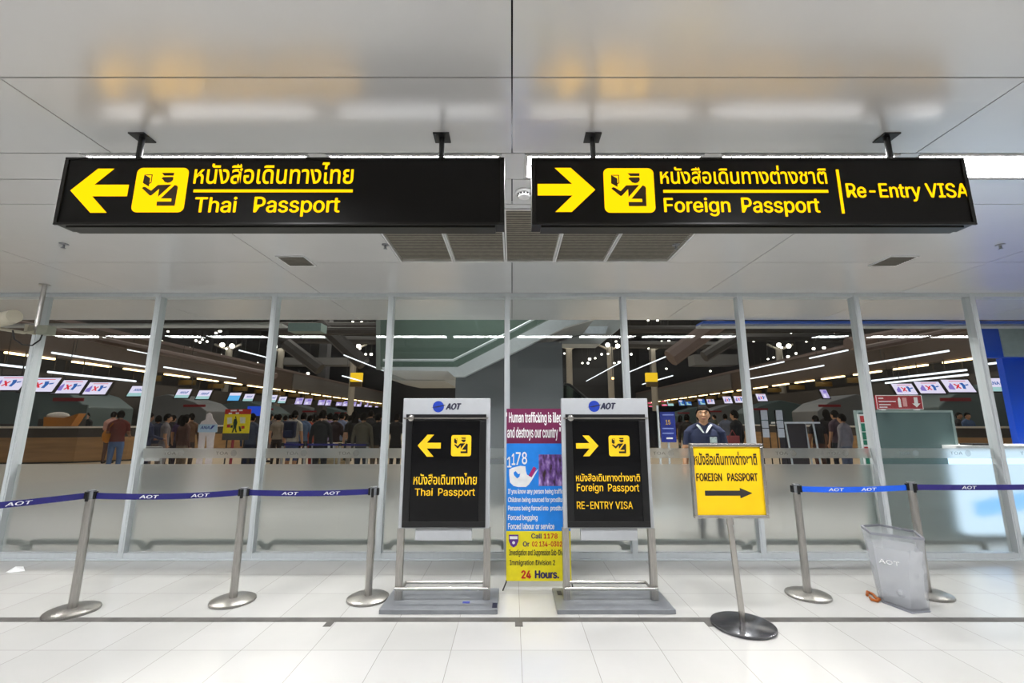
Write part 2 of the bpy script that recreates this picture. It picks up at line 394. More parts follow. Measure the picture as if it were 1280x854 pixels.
# ------------------------------------------------------------------ ceiling fittings
M_gr = mat('grille_slats', 'a59e91', .5, .1, .15, 20); M_grd = mat('grille_dark', '2a2723', .7)
def grille(x0, x1, y0, y1, label, grp):
    t = thing('ceiling_vent', label, 'air vent', ((x0 + x1) / 2, (y0 + y1) / 2, HC), grp)
    w = .014; fr = MB()
    fr.box(x0, x1, y0, y0 + w, HC - .004, HC + .03); fr.box(x0, x1, y1 - w, y1, HC - .004, HC + .03)
    fr.box(x0, x0 + w, y0 + w, y1 - w, HC - .004, HC + .03); fr.box(x1 - w, x1, y0 + w, y1 - w, HC - .004, HC + .03)
    obj('frame', fr, M_white, t)
    sl = MB(); y = y0 + w + .012
    while y < y1 - w - .006:
        sl.add([(x0 + w, y, HC + .002), (x1 - w, y, HC + .002), (x1 - w, y + .019, HC + .008), (x0 + w, y + .019, HC + .008),
                (x0 + w, y + .004, HC + .001), (x1 - w, y + .002, HC + .0), (x1 - w, y + .021, HC + .006), (x0 + w, y + .021, HC + .006)],
               [(0, 1, 2, 3), (7, 6, 5, 4), (0, 4, 5, 1), (3, 2, 6, 7)])
        y += .026
    obj('slats', sl, M_gr, t)
    obj('backing', MB().box(x0 + w, x1 - w, y0 + w, y1 - w, HC + .03, HC + .04), M_grd, t)
vx = [F(p, 326.5, HC).x for p in (500, 567, 632, 693, 756, 836)]
for k in range(5):
    grille(vx[k] + .003, vx[k + 1] - .003, 3.12, 4.25, ['leftmost', 'second from left', 'middle', 'second from right', 'rightmost'][k] + ' slatted grille of the five-grille ceiling vent between the signs', 'large ceiling grilles')
for cx, lab in ((371, 'small square ceiling vent below the left hanging sign'), (1116, 'small square ceiling vent below the right hanging sign')):
    p = F(cx, 326, HC); v = .14
    t = thing('ceiling_vent', lab, 'air vent', (p.x, p.y, HC), 'small ceiling vents')
    fr = MB(); w = .012
    for q in ((-v, v, -v, -v + w), (-v, v, v - w, v), (-v, -v + w, -v + w, v - w), (v - w, v, -v + w, v - w)): fr.box(p.x + q[0], p.x + q[1], p.y + q[2], p.y + q[3], HC - .012, HC)
    obj('frame', fr, M_white, t)
    sl = MB()
    for i in range(9): sl.box(p.x - v + w, p.x + v - w, p.y - v + w + .006 + i * .028, p.y - v + w + .02 + i * .028, HC - .011, HC - .004)
    obj('slats', sl, mat('small_grille', '6a655b', .6), t); obj('backing', MB().box(p.x - v + w, p.x + v - w, p.y - v + w, p.y + v - w, HC - .003, HC), M_grd, t)
p = F(655, 240, HC)
t = thing('smoke_detector', 'round white smoke detector on the ceiling between the two hanging signs', 'smoke detector', p)
obj('base', MB().lathe([(.062, 0), (.062, -.012), (.056, -.02)], p), M_white, t, True)
obj('sensor_cap', MB().lathe([(.046, -.02), (.046, -.03), (.04, -.042), (.02, -.05)], p), M_white, t, True)
sv = MB()
for i in range(12):
    a = i * math.pi / 6; sv.box(p.x + .045 * math.cos(a) - .006, p.x + .045 * math.cos(a) + .006, p.y + .045 * math.sin(a) - .006, p.y + .045 * math.sin(a) + .006, HC - .032, HC - .024)
obj('vent_slots', sv, M_black, t)
for (px, py), lab in (((80, 305), 'below the left end of the left hanging sign'), ((482, 306), 'just left of the large ceiling grilles'), ((845, 306), 'just right of the large ceiling grilles'), ((1250, 306), 'below the right end of the right hanging sign')):
    p = F(px, py, HC)
    t = thing('sprinkler', 'small chrome ceiling sprinkler ' + lab, 'sprinkler', p, 'ceiling sprinklers')
    obj('flange', MB().lathe([(.035, 0), (.034, -.006), (.02, -.01)], p, 20), M_plate, t, True)
    obj('nozzle', MB().lathe([(.01, -.01), (.01, -.035), (.006, -.04)], p, 14).lathe([(.018, -.04), (.018, -.043)], p, 14), M_plate, t)
# security camera at the left edge
YC = 5.0
t = thing('security_camera', 'beige bullet security camera on a ceiling pole at the left edge', 'security camera', W(54, 362, YC))
a, b = W(55, 362, YC), W(42, 416, YC); a.z = HC; b.x = a.x
obj('pole', MB().tube([a, b], .022, 16).lathe([(.05, 0), (.05, -.008)], a, 20), M_steel, t, True)
M_beige = mat('beige_metal', 'b9b3a0', .4, .2, .04)
c0, c1 = W(-18, 405, YC - .3), W(17, 398, YC - .42)
obj('camera_body', MB().tube([c0, c0.lerp(c1, .1), c0.lerp(c1, .9), c1], [.055, .062, .062, .055], 20), M_beige, t, True)
obj('sunshield', MB().tube([c0 + Vector((0, 0, .02)), c1 + Vector((.03, -.02, .02))], [.07, .07], 20), M_beige, t, True)
obj('bracket_arm', MB().tube([W(0, 411, YC - .3), W(30, 416, YC - .1), b + Vector((0, 0, .03))], .018, 10).box(b.x - .05, b.x - .01, YC - .08, YC + .02, b.z - .02, b.z + .08), M_beige, t, True)
bx = W(52, 414, YC)
obj('junction_box', MB().box(bx.x - .0, bx.x + .13, YC - .06, YC + .04, bx.z - .05, bx.z + .06), mat('grey_box', '8e9183', .5), t, bevel=.006)
cb_ = [W(16, 413, YC - .3), W(18, 424, YC - .25), W(28, 431, YC - .2), W(40, 432, YC - .12), W(50, 425, YC - .06), W(53, 418, YC - .03)]
obj('cable', MB().tube(cb_, .008, 8), M_black, t, True)

# ------------------------------------------------------------------ barrier posts
def belt(parent, p0, p1, m, sag=.03, logos=()):
    n = 24; mb = MB(); w = .025
    P = [p0.lerp(p1, i / n) - Vector((0, 0, sag * 4 * (i / n) * (1 - i / n))) for i in range(n + 1)]
    d = (p1 - p0); nr = Vector((d.y, -d.x, 0)).normalized()
    if nr.y > 0: nr = -nr
    rs = [[p + Vector((0, 0, w)) + nr * .001, p + Vector((0, 0, w)) - nr * .001, p - Vector((0, 0, w)) - nr * .001, p - Vector((0, 0, w)) + nr * .001] for p in P]
    o = obj('belt', mb.rings(rs), m, parent)
    for q in logos:
        L = .15 / d.length / 2
        t = text('belt_lettering', 'AOT', (-L, -.0135, L, .0135), 0, M_white, o, .03, shear=.15)
        off = root_loc(o)
        for v in t.data.vertices:
            s = v.co + off; u = q + s.x
            v.co = p0.lerp(p1, u) + Vector((0, 0, s.z - sag * 4 * u * (1 - u))) + nr * (.0022 - s.y) - off
    return o
def barrier_post(base, top, label, grp='barrier posts in front of the glass wall'):
    x, y = base.x, base.y; z = top
    t = thing('barrier_post', label, 'barrier post', (x, y, 0), grp)
    obj('base', MB().lathe([(.178, 0), (.182, .006), (.18, .018), (.165, .026), (.06, .032), (.045, .034)], (x, y, 0), 56), M_steel, t, True)
    obj('pole', MB().lathe([(.032, .033), (.032, z - .075)], (x, y, 0), 28), M_steel, t, True)
    obj('belt_head', MB().lathe([(.031, z - .075), (.031, z - .008), (.034, z - .008), (.034, z), (.02, z + .002)], (x, y, 0), 28), M_plate, t, True)
    cl = MB()
    for s in (-1, 1): cl.box(x + s * .03, x + s * .048, y - .016, y + .016, z - .075, z - .012)
    cl.box(x - .012, x + .012, y - .042, y - .03, z - .09, z - .012)
    obj('belt_clip', cl, M_black, t, bevel=.003)
    return t
P1 = barrier_post(F(90, 765), .966, 'steel belt barrier post at the far left, nearest the left edge')
P2 = barrier_post(F(291, 752), .957, 'steel belt barrier post between the second and third window bays on the left')
P3 = barrier_post(F(460, 749), .957, 'steel belt barrier post beside the Thai Passport display stand')
R1 = barrier_post(F(1010, 745), .971, 'steel belt barrier post just right of the yellow sign')
R2 = barrier_post(F(1160, 744), .985, 'steel belt barrier post behind the clear plastic bin')
def head(P, s, z): return Vector((P.location.x + s * .047, P.location.y, z))
z1, z2 = .918, .912
far_l = Vector((-5.05, 2.75, .9))
belt(P1, head(P1, -1, z1), far_l, M_belt, .02, ()).name = 'belt'
o_ = [c for c in P1.children if c.name.startswith('belt')]
belt(P2, head(P1, 1, z1), head(P2, -1, z2), M_belt, .02, (.36, .72))
belt(P3, head(P2, 1, z2), head(P3, -1, z2), M_belt, .012, (.34, .69))
belt(R1, head(R1, 1, .925), head(R2, -1, .935), M_belt2, .012, (.33, .64))
far_r = Vector((6.2, 4.45, .95))
belt(R2, head(R2, 1, .938), far_r, M_belt3, .012, (.22, .48, .73))
# lettering on the left outgoing belt, reading left to right
belt_l = [c for c in P1.children if c.name.startswith('belt') and 'clip' not in c.name and 'head' not in c.name][0]
pa, pb = far_l, head(P1, -1, z1); d = pb - pa; nr = Vector((d.y, -d.x, 0)).normalized()
if nr.y > 0: nr = -nr
t_ = text('belt_lettering', 'AOT', (-.075 / d.length, -.0135, .075 / d.length, .0135), 0, M_white, belt_l, .03, shear=.15)
off = root_loc(belt_l)
for v in t_.data.vertices:
    s = v.co + off; u = .79 + s.x
    v.co = pa.lerp(pb, u) + Vector((0, 0, s.z - .02 * 4 * u * (1 - u))) + nr * (.0022 - s.y) - off

# ------------------------------------------------------------------ display stands
M_scr = mat('display_screen', '0b0b0d', .12, 0, .2, 2, spec=.35)
M_yp = mat('yellow_print', 'f2bf08', .5, 0, .04)
M_blue = mat('logo_blue', '1b3aa0', .35, 0, .2, 30); M_navy = mat('logo_navy', '22223c', .4)
def display_stand(x0, x1, kx, label):
    Yp = 4.11; zt, zb = W(640, 498, Yp).z, W(640, 661, Yp).z
    t = thing('display_stand', label, 'display stand', ((x0 + x1) / 2, 4.15, 0))
    xm = (x0 + x1) / 2
    obj('base_plate', MB().box(xm - .485, xm + .485, 3.93, 4.41, .0, .035), M_plate, t, bevel=.004)
    obj('back_panel', MB().box(x0, x1, Yp, Yp + .05, zb, zt), M_grey, t, bevel=.006)
    bz0, bz1 = W(640, 659, Yp).z, W(640, 518, Yp).z
    fr = MB(); a, b = x0 + .035, x1 - .035; w = .06
    fr.box(a, b, Yp - .02, Yp, bz1 - w, bz1); fr.box(a, b, Yp - .02, Yp, bz0, bz0 + w * .8)
    fr.box(a, a + w, Yp - .02, Yp, bz0 + w * .8, bz1 - w); fr.box(b - w, b, Yp - .02, Yp, bz0 + w * .8, bz1 - w)
    obj('screen_bezel', fr, M_black, t, bevel=.002)
    obj('screen', MB().box(a + w, b - w, Yp - .012, Yp, bz0 + w * .8, bz1 - w), M_scr, t)
    zk = W(640, 523, Yp).z
    obj('clamp_bar', MB().box(a - .02, b + .02, Yp - .034, Yp - .022, zk - .007, zk + .007), M_steel2, t)
    kn = MB().lathe([(.0, 0), (.026, 0), (.03, .006), (.026, .02), (.012, .024)], (0, 0, 0), 24).xf(Matrix.Rotation(math.pi / 2, 4, 'X')).xf(Matrix.Translation((kx, Yp - .034, zk)))
    obj('clamp_knob', kn, M_steel2, t, True)
    obj('lower_bracket', MB().box(xm - .25, xm + .25, Yp + .0, Yp + .04, zb - .1, zb), M_grey, t, bevel=.004)
    for s in (-1, 1):
        x = xm + s * (x1 - x0) * .475
        obj('post', MB().box(x - .03, x + .03, 4.125, 4.175, .035, zb + .2 if False else zb), M_steel, t, bevel=.003)
    obj('crossbar', MB().tube([(x0 - .0, 4.10, .135), (x1 + .0, 4.10, .135)], .014, 14), M_steel2, t, True)
    obj('crossbar', MB().tube([(x0 + .05, 4.3, .12), (x1 - .05, 4.3, .12)], .014, 14), M_steel2, t, True)
    for s in (-1, 1):
        x = xm + s * (x1 - x0) * .44; obj('brace', MB().tube([(x, 4.17, .12), (x, 4.3, .12)], .012, 10), M_steel2, t, True)
    return t, xm
def stand_logo(t, px, py, tb, Y=4.1095):
    c = W(px, py, Y); r = .052
    o = flat([disc2(c.x, c.z, r)], Y, 'emblem', M_blue, t)
    flat([[(c.x - r * 1.28, c.z - r * .18), (c.x - r * .3, c.z + r * .05), (c.x + r * 1.0, c.z + r * .32), (c.x + r * 1.35, c.z + r * .3), (c.x + r * .9, c.z + r * .1), (c.x - r * .1, c.z - r * .12)]], Y - .0016, 'emblem_wing', M_navy, o, .0006)
    text('brand_lettering', 'AOT', pbox(*tb, Y), Y - .001, M_navy, t, .1, shear=.3)
LX0, LX1 = -1.005, -.2
d1, xm1 = display_stand(LX0, LX1, W(514.6, 522.5, 4.09).x, 'grey display stand with black Thai Passport screen and left arrow')
YS = 4.0965
stand_logo(d1, 548, 508.5, (557, 504, 577, 512.5))
arrow(pbox(522, 543.5, 551, 571, YS), YS, d1, M_yp)
pictogram(pbox(564, 544, 589, 570.5, YS), YS, d1, M_yp, M_black)
text('thai_lettering', 'หนังสือเดินทางไทย', pbox(517, 591.5, 596, 606, YS), YS, M_yp, d1, .014)
text('english_lettering', 'Thai', pbox(518.5, 610.5, 541, 620, YS), YS, M_yp, d1, .02); text('english_lettering', 'Passport', pbox(547.6, 610.5, 593.8, 622.5, YS), YS, M_yp, d1, .02)
RX0, RX1 = .455, 1.255
d2, xm2 = display_stand(RX0, RX1, W(713, 522.5, 4.09).x, 'grey display stand with black Foreign Passport and re-entry visa screen, right arrow')
stand_logo(d2, 742.7, 508, (750, 503.5, 770, 512))
arrow(pbox(720, 544.5, 748, 570.5, YS), YS, d2, M_yp, True)
pictogram(pbox(761, 544.5, 787, 570.5, YS), YS, d2, M_yp, M_black)
text('thai_lettering', 'หนังสือเดินทางต่างชาติ', pbox(720, 591, 800, 602, YS), YS, M_yp, d2, .014)
text('english_lettering', 'Foreign', pbox(721, 604.5, 754, 617, YS), YS, M_yp, d2, .02); text('english_lettering', 'Passport', pbox(760, 605, 799, 617, YS), YS, M_yp, d2, .02)
text('visa_lettering', 'RE-ENTRY VISA', pbox(721, 627, 791, 636.5, YS), YS, M_yp, d2, .02)
for q in ((716.5, 631.5, .008), (716, 598, .006)): flat([disc2(W(q[0], q[1], YS).x, W(q[0], q[1], YS).z, q[2])], YS, 'bullet_dot', M_yp, d2)
M_stk = mat('blue_sticker', '20308c', .5)
obj('sticker', MB().box(-.42, -.36, 4.06, 4.1, .035, .0362), M_stk, d1)
obj('sticker', MB().box(-.165, -.125, 3.97, 4.07, .035, .0362), M_navy, d1)
obj('sticker', MB().box(.405, .445, 4.24, 4.34, .035, .0362), M_navy, d2)

# ------------------------------------------------------------------ hotline banner
YB = 4.5
bx0, bx1 = W(633, 620, YB).x, W(712, 620, YB).x
zt, zb = W(640, 511, YB).z, W(640, 726.5, YB).z
z12, z23 = W(640, 554.5, YB).z, W(640, 664, YB).z
bn = thing('banner_stand', 'tall maroon, blue and yellow hotline banner between the two display stands', 'banner', ((bx0 + bx1) / 2, YB, 0))
M_bd = mat('banner_maroon', '6e1147', .5); M_bb = mat('banner_blue', '1484e6', .5); M_by = mat('banner_yellow', 'f2e21a', .5)
M_red = mat('print_red', 'c8201c', .5); M_pnavy = mat('print_navy', '241c5c', .5); M_pblk = mat('print_dark', '26241c', .5); M_pw = mat('print_white', 'f2f2f2', .5)
obj('maroon_panel', MB().box(bx0, bx1, YB, YB + .003, z12, zt), M_bd, bn)
obj('blue_panel', MB().box(bx0, bx1, YB, YB + .003, z23, z12), M_bb, bn)
obj('yellow_panel', MB().box(bx0, bx1, YB, YB + .003, zb, z23), M_by, bn)
BT = YB - .0008
def bt(name, s, box, m, bold=.05): text(name, s, pbox(*box, BT), BT, m, bn, bold)
bt('headline_lettering', '" Human trafficking is illegal', (632, 515, 707, 532), M_pw)
bt('headline_lettering', 'and destroys our country "', (634, 534, 701, 551), M_pw)
for s, y0, y1, x1 in (('If you know any person being trafficked', 611, 619, 711), ('Children being sourced for prostitution', 621.5, 629.5, 710), ('Persons being forced into  prostitution', 632, 640, 710), ('Forced begging', 643.5, 652, 672), ('Forced labour or service', 654, 662, 693)):
    bt('body_lettering', s, (635, y0, x1, y1), M_pw)
bt('call_lettering', 'Call', (664, 667, 677.5, 673.5), M_pnavy); bt('number_lettering', '1178', (679.5, 667, 697, 673.5), M_red)
bt('call_lettering', 'Or', (653.5, 677, 662, 683.5), M_pnavy); bt('number_lettering', '02 134-0302-3', (665, 677, 710, 683.5), M_red)
bt('division_lettering', 'Investigation and Suppression Sub-Division', (636.5, 687, 711, 696.5), M_pblk)
bt('division_lettering', 'Immigration Division 2', (637, 700, 694, 708.5), M_pblk)
bt('hours_lettering', '24', (651.5, 713, 664, 723.5), M_red, .08); bt('hours_lettering', 'Hours.', (668.5, 713, 699, 723.5), M_pnavy, .08)
# emblem shield
c = W(642, 676.5, BT); w_, h_ = .046, .058
sh = [(c.x - w_, c.z + h_), (c.x + w_, c.z + h_), (c.x + w_, c.z), (c.x + w_ * .6, c.z - h_ * .7), (c.x, c.z - h_), (c.x - w_ * .6, c.z - h_ * .7), (c.x - w_, c.z)]
sho = flat([sh], BT, 'shield_emblem', mat('shield_purple', '5a2a8c', .5), bn)
flat([[(c.x - w_ * .8, c.z + h_ * .75), (c.x + w_ * .8, c.z + h_ * .75), (c.x + w_ * .8, c.z + h_ * .3), (c.x - w_ * .8, c.z + h_ * .3)], disc2(c.x, c.z - h_ * .25, .014)], BT - .0014, 'shield_detail', M_pw, sho, .0005)
# hand with number fingers
def hp(u, v): p = W(632 + u * 42 / 330, 565 + v * 45 / 345, BT); return (p.x, p.z)
def hpx(x, y): p = W(620 + x / 7.76, 500 + y / 7.76, BT); return (p.x, p.z)
palm = [hpx(*q) for q in ((128, 675), (155, 660), (190, 650), (235, 640), (285, 645), (290, 690), (300, 725), (330, 740), (350, 745), (380, 700), (405, 672), (402, 685), (350, 775), (320, 820), (290, 845), (215, 845), (170, 835), (135, 800), (128, 730))]
ho = flat([palm], BT, 'hand_print', M_pw, bn)
flat([[hpx(*q) for q in ((170, 705), (190, 690), (215, 720), (235, 715), (228, 745), (205, 762), (175, 730))]], BT - .0014, 'palm_gap', M_bb, ho, .0005)
for ch, (xa, ya, xb, yb) in zip('1178', ((108, 552, 150, 655), (152, 520, 188, 632), (192, 507, 240, 632), (250, 505, 302, 625))):
    text('finger_numeral', ch, pbox(620 + xa / 7.76, 500 + ya / 7.76, 620 + xb / 7.76, 500 + yb / 7.76, BT), BT, M_pw, bn, .03)
flat([[hpx(*q) for q in ((315, 735), (365, 645), (392, 665), (345, 752))]], BT - .0012, 'stop_patch', mat('stop_magenta', 'a01868', .5), ho, .0005)
# dark picture panel
pq = [hpx(*q) for q in ((415, 530), (722, 530), (722, 835), (415, 835))]
def pic_mat():
    m = bpy.data.materials.new('banner_picture'); m.use_nodes = True; nt = m.node_tree; b = nt.nodes['Principled BSDF']
    tc = nt.nodes.new('ShaderNodeTexCoord'); mp = nt.nodes.new('ShaderNodeMapping'); mp.inputs['Scale'].default_value = (26, 26, 9)
    nz = nt.nodes.new('ShaderNodeTexNoise'); nz.inputs['Scale'].default_value = 1; nz.inputs['Detail'].default_value = 4
    rp = nt.nodes.new('ShaderNodeValToRGB'); e = rp.color_ramp.elements
    e[0].position, e[0].color = .35, lin('2c1414'); e[1].position, e[1].color = .75, lin('cbb0e6')
    n = e.new(.52); n.color = lin('6a4690')
    nt.links.new(tc.outputs['Object'], mp.inputs[0]); nt.links.new(mp.outputs[0], nz.inputs['Vector']); nt.links.new(nz.outputs['Fac'], rp.inputs[0]); nt.links.new(rp.outputs[0], b.inputs['Base Color'])
    return m
flat([pq], BT, 'picture_panel', pic_mat(), bn)
obj('support_rod', MB().tube([((bx0 + bx1) / 2, YB + .05, zb + .2), ((bx0 + bx1) / 2, YB + .05, zt - .2)], .008, 10), M_black, bn)
for s in (-1, 1):
    xe_ = (bx0 + bx1) / 2 + s * (bx1 - bx0) / 2
    obj('support_leg', MB().tube([((bx0 + bx1) / 2, YB + .05, zb + .25), (xe_, YB + .006, zb + .0), (xe_ + .0, YB + .004, zb - .01), (xe_ - .01 + s * .02, YB - .07, .008)], .007, 8), M_black, bn)
    obj('support_leg', MB().tube([((bx0 + bx1) / 2, YB + .05, zt - .25), (xe_, YB + .006, zt - .02)], .006, 8), M_black, bn)
obj('support_leg', MB().tube([((bx0 + bx1) / 2, YB + .05, zb + .25), ((bx0 + bx1) / 2, YB + .3, .008)], .007, 8), M_black, bn)

# ------------------------------------------------------------------ yellow sign stand
g = F(929, 783)
ys = thing('sign_stand', 'yellow FOREIGN PASSPORT sign in a chrome frame on a round-based pole', 'sign stand', (g.x, g.y, 0))
obj('base', MB().lathe([(.225, 0), (.232, .006), (.23, .018), (.21, .025), (.05, .03), (.035, .032)], g, 64), mat('scuffed_chrome', '77777c', .2, .95, .2, 6), ys, True)
obj('pole', MB().tube([(g.x, g.y, .03), (g.x - .035, g.y + .01, .8)], .023, 22), M_steel2, ys, True)
YY = g.y - .01
q0, q1 = W(868, 602, YY).x - .02, W(957, 602, YY).x + .0
w0, w1 = W(640, 648, YY).z, W(640, 554.5, YY).z
fr = MB(); w = .026
fr.box(q0, q1, YY - .012, YY + .03, w1 - w, w1); fr.box(q0, q1, YY - .012, YY + .03, w0, w0 + w)
fr.box(q0, q0 + w, YY - .012, YY + .03, w0 + w, w1 - w); fr.box(q1 - w, q1, YY - .012, YY + .03, w0 + w, w1 - w)
obj('frame', fr, M_steel2, ys, bevel=.005)
obj('sign_board', MB().box(q0 + w, q1 - w, YY + .0, YY + .025, w0 + w, w1 - w), mat('sign_yellow', 'f0c400', .4, 0, .03, 5), ys)
obj('backing_board', MB().box(q0 + .01, q1 - .01, YY + .025, YY + .034, w0 + .01, w1 - .01), M_dark, ys)
obj('pole_socket', MB().tube([(g.x - .034, YY + .012, w0 - .05), (g.x - .035, YY + .012, w0 + .004)], .028, 18), M_steel2, ys, True)
YT = YY - .001
M_pr = mat('sign_print', '2a1606', .5)
def yb(p, q, r, s): return pbox(850 + p / 7.425, 545 + q / 7.425, 850 + r / 7.425, 545 + s / 7.425, YT)
text('thai_lettering', 'หนังสือเดินทางต่างชาติ', yb(128, 145, 712, 272), YT, M_pr, ys, .03)
text('english_lettering', 'FOREIGN', yb(150, 346, 390, 422), YT, M_pr, ys, .06); text('english_lettering', 'PASSPORT', yb(438, 346, 722, 422), YT, M_pr, ys, .06)
ab = yb(232, 483, 672, 580); ax0, az0, ax1, az1 = ab; am = (az0 + az1) / 2; hw = (az1 - az0) * .24; hx = ax0 + (ax1 - ax0) * .74
flat([[(ax0, am - hw), (hx, am - hw), (hx, az0), (ax1, am), (hx, az1), (hx, am + hw), (ax0, am + hw)]], YT, 'arrow', mat('arrow_black', '2a2826', .5), ys)
obj('hook', MB().tube([(q1 + .004, YY + .02, w0 + .3), (q1 + .012, YY + .02, w0 + .28), (q1 + .012, YY + .02, w0 + .1)], .006, 8), M_steel2, ys)

# ------------------------------------------------------------------ clear bin
bot = [F(1098, 748), F(1104, 754), F(1140, 767.5), F(1163, 765.5)]
zt_ = W(1155, 675, bot[3].y).z
top = [F(1076, 659, zt_), F(1088, 668.5, zt_), F(1136, 674, zt_), F(1156, 676, zt_)]
cb2 = Vector((.0, .0, 0))
topb = [F(1144, 666, zt_), F(1099, 657.5, zt_)]
botb = [bot[3] + (topb[0] - top[3]) * .8, bot[0] + (topb[1] - top[0]) * .6]
bot6 = bot + botb; top6 = top + topb
ctr = sum(bot6, Vector()) / 6; ctr.z = 0
bi = thing('plastic_bin', 'clear plastic AOT bin with a bag liner by the right barrier post', 'bin', ctr)
M_pl = haze_mat('clear_plastic', 'eef1f8', .13, .5, .85, .1)
M_bag = haze_mat('plastic_bag', 'f8f9fc', .42, .5, .9, .1)
def loft(lo, hi, n=8, shrink=1.0, z0=0.0, z1=1.0):
    out = []
    for i in range(n + 1):
        t = z0 + (z1 - z0) * i / n; r = [a.lerp(b, t) for a, b in zip(lo, hi)]; c = sum(r, Vector()) / len(r)
        out.append([c + (p - c) * shrink for p in r])
    return out
rs = loft(bot6, top6, 6); ri = loft(bot6, top6, 6, .97, .02, 1.0)
obj('container', MB().rings(rs + ri[::-1]), M_pl, bi)
rim = MB().rings([[p + (p - ctr) .normalized() * 0 for p in top6], [p + Vector((0, 0, .02)) for p in top6], [p.lerp(sum(top6, Vector()) / 6, .08) + Vector((0, 0, .02)) for p in top6], [p.lerp(sum(top6, Vector()) / 6, .05) for p in top6]], False, True)
obj('rim', rim, mat('grey_plastic_rim', '84868e', .4), bi)
def subdiv_ring(r, k=5): return [r[i].lerp(r[(i + 1) % len(r)], j / k) for i in range(len(r)) for j in range(k)]
bag = []
for i in range(13):
    t = i / 12; r = subdiv_ring([a.lerp(b, .02 + .8 * t) for a, b in zip(bot6, top6)]); c = sum(r, Vector()) / len(r)
    bag.append([c + (p - c) * (.9 + random.uniform(-.05, .05)) + Vector((0, 0, random.uniform(-.006, .006) if i else .012)) for p in r])
obj('bag_liner', MB().rings(bag, False), M_bag, bi, True)
lump = MB()
for i in range(7):
    a = bot6[i % 6].lerp(ctr, random.uniform(.35, .8)); lump.ball((a.x, a.y, .06 + .03 * (i % 3)), .06, .05, .045, 10, 6)
obj('crumpled_bags', lump, M_bag, bi, True)
fl = MB().rings(loft(bot6, top6, 1, 1.01, 0, .02)); obj('base_rim', fl, mat('grey_plastic_rim', '84868e', .4), bi)
# lettering on the front face
A0, A1, B0, B1 = bot6[1], bot6[2], top6[1], top6[2]
def face_letter(name, s, u0, u1, v0, v1, m, mirror=False, push=.004):
    o = text(name, s, (u0, v0, u1, v1), 0, m, bi, .02, mirror); off = root_loc(bi)
    n = (A1 - A0).cross(B0 - A0).normalized()
    if n.y > 0: n = -n
    for v in o.data.vertices:
        q = v.co + off; v.co = A0.lerp(A1, q.x).lerp(B0.lerp(B1, q.x), q.z) + n * (push - q.y) - off
face_letter('bin_lettering', 'AOT', .12, .72, .60, .66, M_pw)
M_faint = haze_mat('faint_print', 'f4f4f8', .7, .5, .7, .1)
o = text('rear_lettering', 'AOT', (.2, .74, .75, .80), 0, M_faint, bi, .02, True); off = root_loc(bi)
for v in o.data.vertices:
    q = v.co + off; v.co = botb[1].lerp(botb[0], q.x).lerp(topb[1].lerp(topb[0], q.x), q.z) + Vector((0, -.006 + q.y, 0)) - off
# orange strap lying beside the bin
sp = [F(1084, 746), F(1084.5, 742.5), F(1088, 743), F(1092, 746), F(1096, 750), F(1100, 752), F(1097, 753.5), F(1090, 752.5), F(1088, 749)]
sm = MB().tube([Vector((p.x, p.y, .012 + .006 * (i % 2))) for i, p in enumerate(sp)], .011, 8)
tag(obj('strap', sm, mat('brown_leather', 'a3540f', .5), None, True, origin=(sp[0].x, sp[0].y, 0)), 'small orange-brown strap lying on the floor left of the clear bin', 'strap')
c = F(22, 714)
pp = MB().add([c + Vector(q) for q in ((-.07, -.05, .003), (.0, -.07, .004), (.09, -.01, .003), (.0, .05, .03), (-.03, .0, .045), (-.07, -.05, .006), (.09, -.01, .006))], [(0, 1, 4), (1, 2, 4), (2, 3, 4), (3, 0, 4), (0, 3, 2, 1)])
tag(obj('paper_scrap', pp, M_pw, None, origin=(c.x, c.y, 0)), 'crumpled white scrap of paper on the floor at the far left', 'paper')
# ================================================================== CHECK-IN HALL BEHIND THE GLASS
M_hfloor = mat('hall_floor', 'c9b79c', .35, 0, .05, 1)
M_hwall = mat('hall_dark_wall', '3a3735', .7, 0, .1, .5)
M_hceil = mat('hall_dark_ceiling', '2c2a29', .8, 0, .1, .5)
HX, HY, HZ = 34.0, 64.0, 14.0
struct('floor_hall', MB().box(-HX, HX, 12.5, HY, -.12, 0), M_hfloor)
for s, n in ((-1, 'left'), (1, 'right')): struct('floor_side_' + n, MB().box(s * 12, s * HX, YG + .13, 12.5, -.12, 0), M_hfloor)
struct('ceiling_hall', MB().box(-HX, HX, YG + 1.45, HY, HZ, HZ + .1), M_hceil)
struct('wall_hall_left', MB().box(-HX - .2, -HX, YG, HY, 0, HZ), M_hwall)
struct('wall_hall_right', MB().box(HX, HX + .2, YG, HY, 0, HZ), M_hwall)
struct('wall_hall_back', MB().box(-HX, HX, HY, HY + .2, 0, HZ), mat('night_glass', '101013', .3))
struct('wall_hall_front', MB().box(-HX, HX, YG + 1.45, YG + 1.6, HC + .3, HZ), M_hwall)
for s, n in ((-1, 'left'), (1, 'right')):
    struct('wall_beside_glass_' + n, MB().box(s * (abs(MX[0]) + .0), s * HX, YG, YG + .12, 0, HC + .3), M_hwall)
# soffit edge: pale beam, blue on the right
yb_ = 6.95
def xz(px, py, Y): p = W(px, py, Y); return p.x, p.z
M_beam = mat('pale_beam', 'a6a6a3', .6); M_bluep = mat('blue_paint', '1c4fb0', .4, 0, .08, 1)
zb0, zb1 = W(640, 407, yb_).z, W(640, 404.5, yb_).z
struct('trim_40', MB().box(-9.5, W(352, 406, yb_).x, yb_, yb_ + .2, zb0, zb1), M_beam)
struct('trim_41', MB().box(W(876, 406, yb_).x, 9.5, yb_, yb_ + .2, zb0 - .01, zb1 - .01), M_beam)
struct('trim_42', MB().box(W(876, 400, yb_).x, 9.5, yb_ - .08, yb_ + .2, zb1 - .01, HC - .01), M_bluep)
